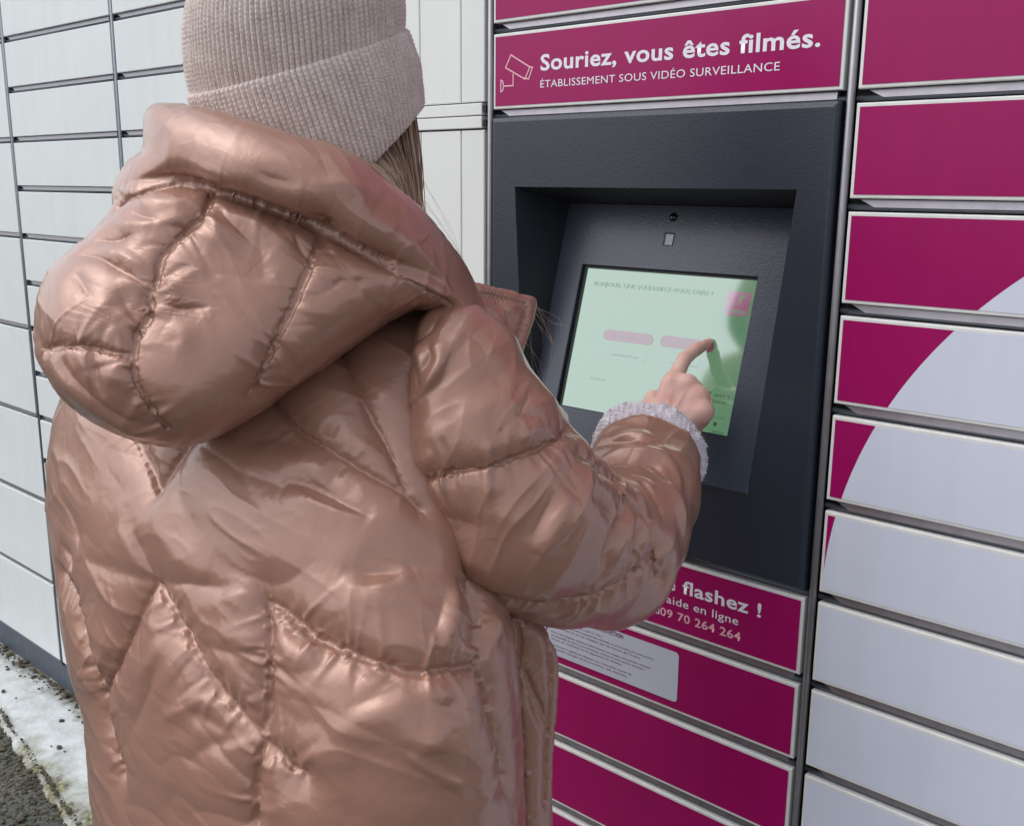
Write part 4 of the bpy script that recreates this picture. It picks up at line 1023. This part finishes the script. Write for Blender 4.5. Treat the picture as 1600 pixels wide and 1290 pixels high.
def ribbed(prof, nrib, npr, rib, stitchh, squash=1.06, seed=1, lift=0.0):
    """surface of revolution about the hat axis with knit ribs; prof = (radius, height) stations, nearest first"""
    r = np.random.default_rng(seed)
    nu = nrib*npr; th = np.arange(nu)*2*np.pi/nu
    nv = len(prof); rad = prof[:, 0][:, None]; hh = prof[:, 1][:, None]
    wob = 0.010*np.sin(th*2+1)+0.008*np.sin(th*3+0.4)
    ph = (np.arange(nu) % npr)/npr
    ribp = np.abs(np.sin(np.pi*ph))**0.7                 # round rib, sharp furrow
    jit = r.normal(0, 1, (nrib,)); jit = np.repeat(jit, npr)
    arc = np.r_[0, np.cumsum(np.hypot(*np.diff(prof, axis=0).T))][:, None]
    st = 0.5+0.5*np.cos(2*np.pi*(arc/0.0042 + 0.5*np.abs(2*ph-1)[None, :] + 0.15*jit[None, :]))
    # furrows fade where the crown closes
    k = np.clip(rad/(0.06), 0, 1)
    low = np.array([[mnoise.noise((math.cos(a)*2.2, math.sin(a)*2.2, z*22+seed)) for a in th[::npr]] for z in prof[::4, 1]])
    low = np.repeat(np.repeat(low, npr, 1), 4, 0)[:nv]
    for _ in range(3): low = (np.roll(low, 1, 1)+low+np.roll(low, -1, 1))/3
    R_ = rad*(1+wob)+k*(rib*(ribp-0.5)*(1+0.15*jit)+stitchh*st*ribp)+0.0016*low
    e = (np.cos(th)*(HX@RT)+np.sin(th)*(HY@RT))[None, :]; dip = np.clip((e-0.22)/0.78, 0, 1)**1.3
    hh = hh + lift*dip*np.clip((-hh-0.02)/0.08, 0, 1)
    P = HC + (R_*np.cos(th))[:, :, None]*HX + (R_*np.sin(th))[:, :, None]*HY*squash + (hh+0*R_)[:, :, None]*HA + (np.maximum(hh, 0)*0.24+0*R_)[:, :, None]*RT
    V = P.reshape(-1, 3); i, j = np.meshgrid(np.arange(nv-1), np.arange(nu), indexing='ij'); a = i*nu+j; b = i*nu+(j+1) % nu
    return V, np.stack([a, b, b+nu, a+nu], -1).reshape(-1, 4)
def prof_arc(pts, step): 
    c = catmull(pts, 12); L = np.r_[0, np.cumsum(np.hypot(*np.diff(c, axis=0).T))]; u = np.arange(0, L[-1], step)
    return np.stack([np.interp(u, L, c[:, 0]), np.interp(u, L, c[:, 1])], 1)
crown = prof_arc([(0.100,-0.03),(0.1040,0.0),(0.1052,0.03),(0.102,0.065),(0.089,0.098),(0.064,0.122),(0.034,0.134),(0.004,0.137)], 0.0011)
V, Q = ribbed(crown, 124, 7, 0.0026, 0.0008, seed=2)
hat = link('beanie', mesh('beanie', V-PL, Q, True), person, M['wool'])
brim = prof_arc([(0.1000,-0.004),(0.1035,0.0012),(0.1058,0.0018),(0.1075,-0.001),(0.1085,-0.010),(0.1090,-0.045),(0.1068,-0.080),(0.1030,-0.104),(0.0985,-0.108),(0.094,-0.104)], 0.0011)
V, Q = ribbed(brim, 124, 7, 0.0030, 0.0009, seed=5, lift=0.040)
link('folded_brim', mesh('folded_brim', V-PL, Q, True), hat, M['wool'])
def fibres(name, P, N, n, ln, wd, m, parent, seed=3, along=0.6):
    """loose wool fibres standing off a knitted surface, one joined mesh"""
    r = np.random.default_rng(seed); i = r.integers(0, len(P), n); p = P[i]; nn = N[i]+r.normal(0, along, (n, 3)); nn /= np.linalg.norm(nn, axis=1)[:, None]
    t = r.normal(0, 1, (n, 3)); t -= (t*nn).sum(1)[:, None]*nn; t /= np.linalg.norm(t, axis=1)[:, None]; b = np.cross(nn, t)
    l = ln*r.uniform(0.4, 1.3, n)[:, None]
    v = np.stack([p-N[i]*0.0005-b*wd, p-N[i]*0.0005+b*wd, p+nn*l*0.6+t*l*0.15+b*wd*0.8, p+nn*l*0.6+t*l*0.15-b*wd*0.8, p+nn*l+t*l*0.5+b*wd*0.3, p+nn*l+t*l*0.5-b*wd*0.3], 1).reshape(-1, 3)
    k = np.arange(n)[:, None]*6; q = np.concatenate([k+[0, 1, 2, 3], k+[3, 2, 4, 5]])
    o = link(name, mesh(name, v-PL, q, True), parent, m); o['kind'] = 'stuff'; return o
fibres('wool_fuzz', V, normals(V, Q), 16000, 0.0040, 0.00005, M['wool'], hat, 3, 0.9)
print('hat', time.time()-t_)

# ---- knitted cuff of the sweater showing past the sleeve
t_ = time.time()
CC = at(1010, 720, 1.214); CA = wd_/np.linalg.norm(wd_); CX = np.cross(CA, UP); CX /= np.linalg.norm(CX); CY = np.cross(CA, CX)
nu, nv = 380, 130
th = np.arange(nu)*2*np.pi/nu; tv = np.linspace(0, 1, nv)
cp = catmull([(0.053,-0.034),(0.0575,-0.016),(0.0625,-0.002),(0.0645,0.012),(0.0625,0.031),(0.0545,0.038),(0.0470,0.030),(0.0435,0.008),(0.0420,-0.020)], 16)
cl = np.r_[0, np.cumsum(np.hypot(*np.diff(cp, axis=0).T))]; u = tv*cl[-1]
rad, hh = np.interp(u, cl, cp[:, 0])[:, None], np.interp(u, cl, cp[:, 1])[:, None]
# stocking stitch: rows of small v-shaped loops
row, colm = u[:, None]/0.0062, th[None, :]/(2*np.pi)*54
loop = np.abs(np.sin(np.pi*(colm)))**0.8*(0.55+0.45*np.cos(2*np.pi*(row+0.6*np.abs((colm % 1)-0.5)*2)))
nz = np.array([[mnoise.noise((math.cos(a)*9, math.sin(a)*9, q*60)) for a in th] for q in u])
wobble = 0.0025*np.sin(th*2+0.6)[None, :]+0.0016*np.sin(th*5)[None, :]
loop = loop*(0.75+0.9*np.abs(nz))
R_ = rad + 0.0042*loop + 0.0026*nz + wobble
P = CC + (R_*np.cos(th))[:, :, None]*CX + (R_*np.sin(th))[:, :, None]*CY + (hh+0*R_)[:, :, None]*CA
V = P.reshape(-1, 3); i, j = np.meshgrid(np.arange(nv-1), np.arange(nu), indexing='ij'); a = i*nu+j; b = i*nu+(j+1) % nu
Q = np.stack([a, b, b+nu, a+nu], -1).reshape(-1, 4)
N_ = normals(V, Q)
if ((V-CC)*N_).sum() < 0: Q = Q[:, ::-1]; N_ = -N_
cuff = link('sweater_cuff', mesh('sweater_cuff', V-PL, Q, True), person, M['cuff'])
fibres('wool_fuzz', V, N_, 3500, 0.0055, 0.00007, M['cuff'], cuff, 4, 0.9)

# ---- body: head, trunk, arms, legs and the pointing right hand in one skin
def w3(px, py, z): return np.array([(px-800)/FPX*z, -(py-645)/FPX*z, z])      # camera-space metres
class VGrid:
    def __init__(s, lo, hi, h):
        s.lo, s.h = np.array(lo, float), h; a = [np.arange(l, u_, h, dtype=np.float32) for l, u_ in zip(lo, hi)]
        s.P = np.meshgrid(*a, indexing='ij')
    def cone(s, a, b, ra, rb):
        a, b = np.asarray(a, float), np.asarray(b, float); BA = b-a; X = [s.P[k]-a[k] for k in range(3)]
        t = np.clip((X[0]*BA[0]+X[1]*BA[1]+X[2]*BA[2])/(BA@BA), 0, 1)
        return np.sqrt((X[0]-t*BA[0])**2+(X[1]-t*BA[1])**2+(X[2]-t*BA[2])**2)-(ra+(rb-ra)*t)
    def ell(s, c, ax, rad):
        X = [s.P[k]-c[k] for k in range(3)]; q = [(X[0]*a[0]+X[1]*a[1]+X[2]*a[2])/r for a, r in zip(ax, rad)]
        return (np.sqrt(q[0]**2+q[1]**2+q[2]**2)-1)*min(rad)
    def world(s, V): return s.lo+V*s.h
c2w = lambda p: CAM+p[0]*RT+p[1]*UP+p[2]*FW
TIPP = on_plane(1105, 537, PY0+0.0055, PM, PZ0); ztip = (TIPP-CAM)@FW
hand_pts = dict(
    arm=(1008, 716, 1.205), wrist=(1026, 676, 1.258),
    mi=(1050, 600, ztip-0.060), pi_=(1069, 561, ztip-0.030), di=(1089, 545, ztip-0.015), ti=(1104, 537.5, ztip-0.0065),
    mm=(1073, 603, ztip-0.066), pm=(1086, 606, ztip-0.028), dm=(1078, 640, ztip-0.016), tm=(1060, 650, ztip-0.034),
    mr=(1090, 621, ztip-0.074), pr=(1099, 630, ztip-0.036), dr=(1086, 660, ztip-0.026), tr=(1066, 664, ztip-0.044),
    mp=(1097, 643, ztip-0.082), pp=(1099, 655, ztip-0.050), dp=(1086, 672, ztip-0.044), tp=(1066, 672, ztip-0.058),
    mt=(1010, 648, ztip-0.062), pt=(1020, 622, ztip-0.030), tt=(1042, 618, ztip-0.012))
HP = {k: c2w(w3(*v)) for k, v in hand_pts.items()}
lo = np.min(list(HP.values()), 0)-0.04; hi = np.max(list(HP.values()), 0)+0.04
g = VGrid(lo, hi, 0.0011)
f = g.cone(HP['arm'], HP['wrist'], 0.026, 0.0235)
palm = None
for k, r0, r1 in (('mi', 0.0195, 0.0136), ('mm', 0.0195, 0.0138), ('mr', 0.0195, 0.0136), ('mp', 0.0190, 0.0134)):
    c = g.cone(HP['wrist'], HP[k], r0, r1); palm = c if palm is None else smin(palm, c, 0.008)
f = smin(f, palm, 0.012)
for ks, rs in ((('mi', 'pi_', 'di', 'ti'), (0.0112, 0.0088, 0.0078, 0.0066)), (('mm', 'pm', 'dm', 'tm'), (0.0122, 0.0094, 0.0082, 0.0072)),
               (('mr', 'pr', 'dr', 'tr'), (0.0118, 0.0088, 0.0078, 0.0068)), (('mp', 'pp', 'dp', 'tp'), (0.0106, 0.0078, 0.0070, 0.0062)), (('mt', 'pt', 'tt'), (0.013, 0.0098, 0.0078))):
    fin = None
    for (a, b), (ra, rb) in zip(zip(ks, ks[1:]), zip(rs, rs[1:])):
        c = g.cone(HP[a], HP[b], ra, rb); fin = c if fin is None else smin(fin, c, 0.0035)
    f = smin(f, fin, 0.0055 if ks[0] == 'mi' else 0.009)
V, Q = surf_nets(f); Vh = g.world(V); Vh, Qh = components_keep_largest(Vh, Q); Vh = smooth_v(Vh, edges_of(Qh), 5, 0.5)
Nh = normals(Vh, Qh); hh_ = np.zeros(len(Vh))           # knuckle creases, tendons and fine lines
for k, dr, n_, sp in (('pi_', HP['ti']-HP['mi'], 5, 0.0024), ('di', HP['ti']-HP['pi_'], 3, 0.0020), ('mi', HP['pi_']-HP['mi'], 3, 0.0035), ('mm', HP['pi_']-HP['mi'], 3, 0.0035)):
    dr = dr/np.linalg.norm(dr); rel = Vh-HP[k]; t = rel@dr; dd = np.linalg.norm(rel, axis=1)
    for q in range(n_):
        o = (q-(n_-1)/2)*sp; hh_ -= 0.00045*np.exp(-((t-o+0.0006*np.sin(rel@UP*900+q*2))/0.0006)**2)*np.exp(-(dd/0.012)**4)
for k in ('mi', 'mm', 'mr', 'mp'):
    a, b = HP['wrist'], HP[k]; BA = b-a; t = np.clip((Vh-a)@BA/(BA@BA), 0.25, 1); dd = np.linalg.norm(Vh-a-t[:, None]*BA+FW*((Vh-a-t[:, None]*BA)@FW)[:, None]*-1, axis=1)
    hh_ += 0.0011*np.exp(-(dd/0.0028)**2)*np.sin(np.pi*np.clip(t, 0.25, 1))*(Nh@FW < 0) + 0.0014*np.exp(-(np.linalg.norm(Vh-b, axis=1)/0.014)**4)*(Nh@FW < 0)
Vh = Vh+Nh*hh_[:, None]; Vh = smooth_v(Vh, edges_of(Qh), 1, 0.3)
Vh = crumple(Vh, Qh, 91, ((0.010, 0.00022, 0.2, (1, 1, 1)),))
def skin_mat():
    m = mat('skin', (0.56, 0.30, 0.235), 0.48, spec=0.4); p = m.node_tree.nodes['Principled BSDF']; n = m.node_tree.nodes; L = m.node_tree.links
    p.inputs['Subsurface Weight'].default_value = 0.12; p.inputs['Subsurface Radius'].default_value = (0.012, 0.004, 0.002); p.inputs['Subsurface Scale'].default_value = 0.5
    tc = n.new('ShaderNodeTexCoord'); t = n.new('ShaderNodeTexNoise'); t.inputs['Scale'].default_value = 45; t.inputs['Detail'].default_value = 4
    r = n.new('ShaderNodeValToRGB'); r.color_ramp.elements[0].position = 0.3; r.color_ramp.elements[1].position = 0.7
    r.color_ramp.elements[0].color = (0.62, 0.32, 0.27, 1); r.color_ramp.elements[1].color = (0.69, 0.46, 0.40, 1)
    t2 = n.new('ShaderNodeTexVoronoi'); t2.inputs['Scale'].default_value = 700; b = n.new('ShaderNodeBump'); b.inputs['Strength'].default_value = 0.25; b.inputs['Distance'].default_value = 0.0006
    L.new(tc.outputs['Object'], t.inputs['Vector']); L.new(t.outputs['Fac'], r.inputs[0]); L.new(r.outputs[0], p.inputs['Base Color'])
    L.new(tc.outputs['Object'], t2.inputs['Vector']); L.new(t2.outputs['Distance'], b.inputs['Height']); L.new(b.outputs[0], p.inputs['Normal'])
    return m
M['skin'] = skin_mat()
# the rest of the body, under the clothes
FACE = (FW - (FW@np.array([0, 0, 1]))*np.array([0, 0, 1])); FACE /= np.linalg.norm(FACE)
_a = math.radians(26); FACE = np.array([FACE[0]*math.cos(-_a)-FACE[1]*math.sin(-_a), FACE[0]*math.sin(-_a)+FACE[1]*math.cos(-_a), -0.22]); FACE /= np.linalg.norm(FACE)
HUP = HA; SIDE = np.cross(FACE, HUP); SIDE /= np.linalg.norm(SIDE); FWD = np.cross(HUP, SIDE)
SK = HC-HUP*0.005                                       # middle of the skull
NK = at(455, 330, 1.0); CH = at(430, 680, 1.05); PV_ = at(450, 1250, 1.06)
foot = np.array([PV_[0], PV_[1], 0.0])
bl = np.minimum.reduce([SK-0.2, CH-0.35, foot+np.array([-0.3, -0.3, -0.02])]); bh = np.maximum.reduce([SK+0.2, CH+0.4, foot+np.array([0.35, 0.35, 0.1]), HP['wrist']+0.05]); bl[2] = -0.01
g = VGrid(bl, bh, 0.011)
f = g.ell(SK, (SIDE, FWD, HUP), (0.074, 0.092, 0.098))
f = smin(f, g.ell(SK+FWD*0.030-HUP*0.075, (SIDE, FWD, HUP), (0.058, 0.062, 0.070)), 0.03)       # jaw
f = smin(f, g.cone(SK+FWD*0.095-HUP*0.040, SK+FWD*0.108-HUP*0.062, 0.010, 0.013), 0.012)          # nose
for s in (-1, 1): f = smin(f, g.ell(SK+SIDE*0.076*s-HUP*0.05, (SIDE, FWD, HUP), (0.012, 0.020, 0.032)), 0.008)   # ears
f = smin(f, g.cone(SK-HUP*0.07-FWD*0.01, NK-np.array([0, 0, 0.05]), 0.055, 0.06), 0.03)
SL, SR = CH+np.array([0, 0, 0.04])-np.array([RT[0], RT[1], 0])*0.13, at(690, 640, 0.955)
f = smin(f, g.ell(CH, (RT, np.cross(np.array([0, 0, 1.0]), RT), np.array([0, 0, 1.0])), (0.15, 0.10, 0.22)), 0.05)
f = smin(f, g.cone(CH-np.array([0, 0, 0.1]), PV_, 0.11, 0.12), 0.06)
f = smin(f, g.cone(CH+np.array([0, 0, 0.08]), SR, 0.05, 0.035), 0.03)
f = smin(f, g.cone(SR, at(930, 860, 1.03), 0.036, 0.034), 0.03); f = smin(f, g.cone(at(930, 860, 1.03), HP['arm'], 0.036, 0.027), 0.02)
LE = at(164, 900, 1.13); f = smin(f, g.cone(CH+np.array([0, 0, 0.08]), SL, 0.05, 0.035), 0.03); f = smin(f, g.cone(SL, LE, 0.036, 0.032), 0.03); f = smin(f, g.cone(LE, LE+np.array([-0.25, 0.97, 0])*0.19, 0.034, 0.028), 0.02)
for s in (-1, 1):
    hp = PV_+SIDE*0.085*s; kn = np.array([hp[0], hp[1], 0.47])+FWD*np.array([1, 1, 0])*0.02; an = np.array([hp[0], hp[1], 0.08])
    f = smin(f, g.cone(hp, kn, 0.082, 0.055), 0.03); f = smin(f, g.cone(kn, an, 0.052, 0.036), 0.02); f = smin(f, g.cone(an-np.array([0, 0, 0.04]), an+FWD*np.array([1, 1, 0])*0.14-np.array([0, 0, 0.05]), 0.034, 0.028), 0.02)
V, Q = surf_nets(f); V = g.world(V); V, Q = components_keep_largest(V, Q); V = smooth_v(V, edges_of(Q), 3, 0.5); V[:, 2] = np.maximum(V[:, 2], 0.0)
body = link('body', mesh('body', np.concatenate([V, Vh])-PL, np.concatenate([Q, Qh+len(V)]), True), person, M['skin'])
# finger nail and ring
nd = HP['ti']-HP['di']; nd /= np.linalg.norm(nd); nu_ = -FW+0.55*UP-0.2*RT; nu_ -= (nu_@nd)*nd; nu_ /= np.linalg.norm(nu_); ns_ = np.cross(nd, nu_)
M['nail'] = mat('nail', (0.60, 0.33, 0.31), 0.25, spec=0.6)
nv_ = []; nf = []
for i in range(7):
    for j in range(7):
        a, b = (i/6-0.5)*2, (j/6-0.5)*2; sq = 1/max(1, (abs(a)**3+abs(b)**3)**(1/3))
        nv_.append(HP['ti']+nd*(0.0005+a*sq*0.0058)+ns_*(b*sq*0.0050)+nu_*(0.0072-0.0022*(b*sq)**2-0.0006*a))
for i in range(6):
    for j in range(6): k = i*7+j; nf.append((k, k+1, k+8, k+7))
link('fingernail', mesh('fingernail', np.array(nv_)-PL, nf, True), person, M['nail'])
M['gold'] = mat('gold', (0.85, 0.60, 0.28), 0.18, metal=1.0)
ra = HP['pr']-HP['mr']; rc = HP['mr']+ra*0.55; ra /= np.linalg.norm(ra); r1 = np.cross(ra, UP); r1 /= np.linalg.norm(r1); r2 = np.cross(ra, r1)
rv = []; rf = []
for i in range(32):
    t = 2*math.pi*i/32
    for j in range(8):
        s = 2*math.pi*j/8; rr = 0.0134+0.0013*math.cos(s); rv.append(rc+(r1*math.cos(t)+r2*math.sin(t))*rr+ra*0.0013*math.sin(s))
for i in range(32):
    for j in range(8): rf.append((i*8+j, ((i+1) % 32)*8+j, ((i+1) % 32)*8+(j+1) % 8, i*8+(j+1) % 8))
link('finger_ring', mesh('finger_ring', np.array(rv)-PL, rf, True), person, M['gold'])
print('cuff, body', time.time()-t_)

# ---- trousers and boots, below the picture's edge
M['denim'] = mat('dark_denim', (0.03, 0.035, 0.05), 0.8, bump=(500, 0.3, 0.001)); M['boot'] = mat('black_leather', (0.015, 0.014, 0.013), 0.4)
g = VGrid(np.array([foot[0]-0.3, foot[1]-0.35, -0.01]), np.array([foot[0]+0.35, foot[1]+0.35, PV_[2]+0.12]), 0.012); f = None; fb = None
for s in (-1, 1):
    hp = PV_+SIDE*0.085*s; kn = np.array([hp[0], hp[1], 0.47])+FWD*np.array([1, 1, 0])*0.02; an = np.array([hp[0], hp[1], 0.10])
    c = smin(g.cone(hp, kn, 0.100, 0.072), g.cone(kn, an, 0.070, 0.058), 0.02); f = c if f is None else smin(f, c, 0.03)
    c = smin(g.cone(an+np.array([0, 0, 0.06]), an-np.array([0, 0, 0.05]), 0.064, 0.056), g.cone(an-np.array([0, 0, 0.05]), an+FWD*np.array([1, 1, 0])*0.15-np.array([0, 0, 0.058]), 0.052, 0.044), 0.03); fb = c if fb is None else np.minimum(fb, c)
for nm, ff_, mm in (('trousers', f, M['denim']), ('boots', fb, M['boot'])):
    V, Q = surf_nets(ff_.astype(np.float32)); V = smooth_v(g.world(V), edges_of(Q), 3); V[:, 2] = np.maximum(V[:, 2], 0.001); link(nm, mesh(nm, V-PL, Q, True), person, mm)

# ---- hair hanging from under the brim on the right, and loose strands
t_ = time.time()
def hair_mat():
    m = mat('dark_blond_hair', (0.26, 0.16, 0.095), 0.42, spec=0.5); n = m.node_tree.nodes; L = m.node_tree.links; p = n['Principled BSDF']
    at_ = n.new('ShaderNodeAttribute'); at_.attribute_name = 'tone'; r = n.new('ShaderNodeValToRGB')
    r.color_ramp.elements[0].color = (0.19, 0.115, 0.072, 1); r.color_ramp.elements[1].color = (0.72, 0.53, 0.38, 1)
    L.new(at_.outputs['Fac'], r.inputs[0]); L.new(r.outputs[0], p.inputs['Base Color']); return m
M['hair'] = hair_mat()
def strands(name, curves, wd, tones, parent):
    """thin four-sided strands swept along curves, one joined mesh"""
    n, k, _ = curves.shape
    tg = np.gradient(curves, axis=1); tg /= np.linalg.norm(tg, axis=2, keepdims=True)+1e-9
    a = np.cross(tg, FW+0.3*RT); a /= np.linalg.norm(a, axis=2, keepdims=True)+1e-9; b = np.cross(tg, a)
    wv = wd[:, None, None]*np.linspace(1, 0.45, k)[None, :, None]
    v = np.stack([curves+a*wv, curves+b*wv, curves-a*wv, curves-b*wv], 2).reshape(-1, 3)
    base = (np.arange(n)[:, None]*k+np.arange(k-1)[None, :]).reshape(-1)*4
    q = np.concatenate([np.stack([base+i, base+(i+1) % 4, base+4+(i+1) % 4, base+4+i], 1) for i in range(4)])
    me = mesh(name, v-PL, q, True); at_ = me.attributes.new('tone', 'FLOAT', 'POINT'); at_.data.foreach_set('value', np.repeat(tones, k*4).astype(np.float32))
    o = link(name, me, parent, M['hair']); return o
def hair_curves(n, seed):
    r = np.random.default_rng(seed); k = 12; u = np.linspace(0, 1, k); C = np.zeros((n, k, 3)); tones = np.zeros(n)
    for i in range(n):
        t = r.uniform(-0.25, 1.0); dz = r.uniform(-0.012, 0.026)
        top = np.array([552+92*t, 232-95*t, 0.0]); mid = np.array([600+54*t, 262+8*t, 0]); end = np.array([640+18*t, 345+25*t, 0]); end2 = np.array([660+20*t, 440+10*t, 0])
        clump = 4*math.sin(t*37+1)+3*math.sin(t*83)
        P = catmull([top, mid+[clump*0.5+r.normal(0, 3), 0, 0], end+[clump+r.normal(0, 4), 0, 0], end2+[r.normal(0, 6), 0, 0]], 6)
        P = np.stack([np.interp(u, np.linspace(0, 1, len(P)), P[:, q]) for q in range(2)], 1)
        z = 0.955+0.045*t+dz-0.012*u
        C[i] = [at(a, b, c) for (a, b), c in zip(P, z)]
        tones[i] = np.clip(0.42+0.22*math.sin(t*24)+r.normal(0, 0.17)-0.25*(dz > 0.008), 0, 1)
    return C, tones
C, tn = hair_curves(2600, 21)
hair = strands('hair', C, np.full(len(C), 0.00045), tn, person)
r = np.random.default_rng(5); ws = []
WISPS = [[(655,300),(672,340),(690,352)], [(652,310),(690,380),(740,470),(800,560)], [(650,280),(700,360),(730,430),(760,520)], [(655,330),(690,400),(722,450),(735,520)], [(648,300),(668,360),(700,420),(728,450)],
         [(655,320),(720,400),(740,440)], [(836,480),(858,520),(862,560),(840,625)], [(826,520),(838,570),(846,600)], [(834,470),(862,500),(880,506)], [(655,260),(662,330),(672,380)], [(835,500),(850,520),(856,540)], [(800,560),(840,590),(850,620)]]
for q in WISPS:
    for rep in range(3):
        P = catmull(np.array(q)+r.normal(0, 5, (len(q), 2)), 12); u = np.linspace(0, 1, 24)
        P = np.stack([np.interp(u, np.linspace(0, 1, len(P)), P[:, k]) for k in range(2)], 1)
        ws.append([at(a, b, 0.985+0.02*rep/3) for a, b in P])
ws = np.array(ws); o = strands('loose_strands', ws, np.full(len(ws), 0.00012), r.uniform(0.5, 1, len(ws)), hair)
print('hair', time.time()-t_, 'total', time.time()-T0)
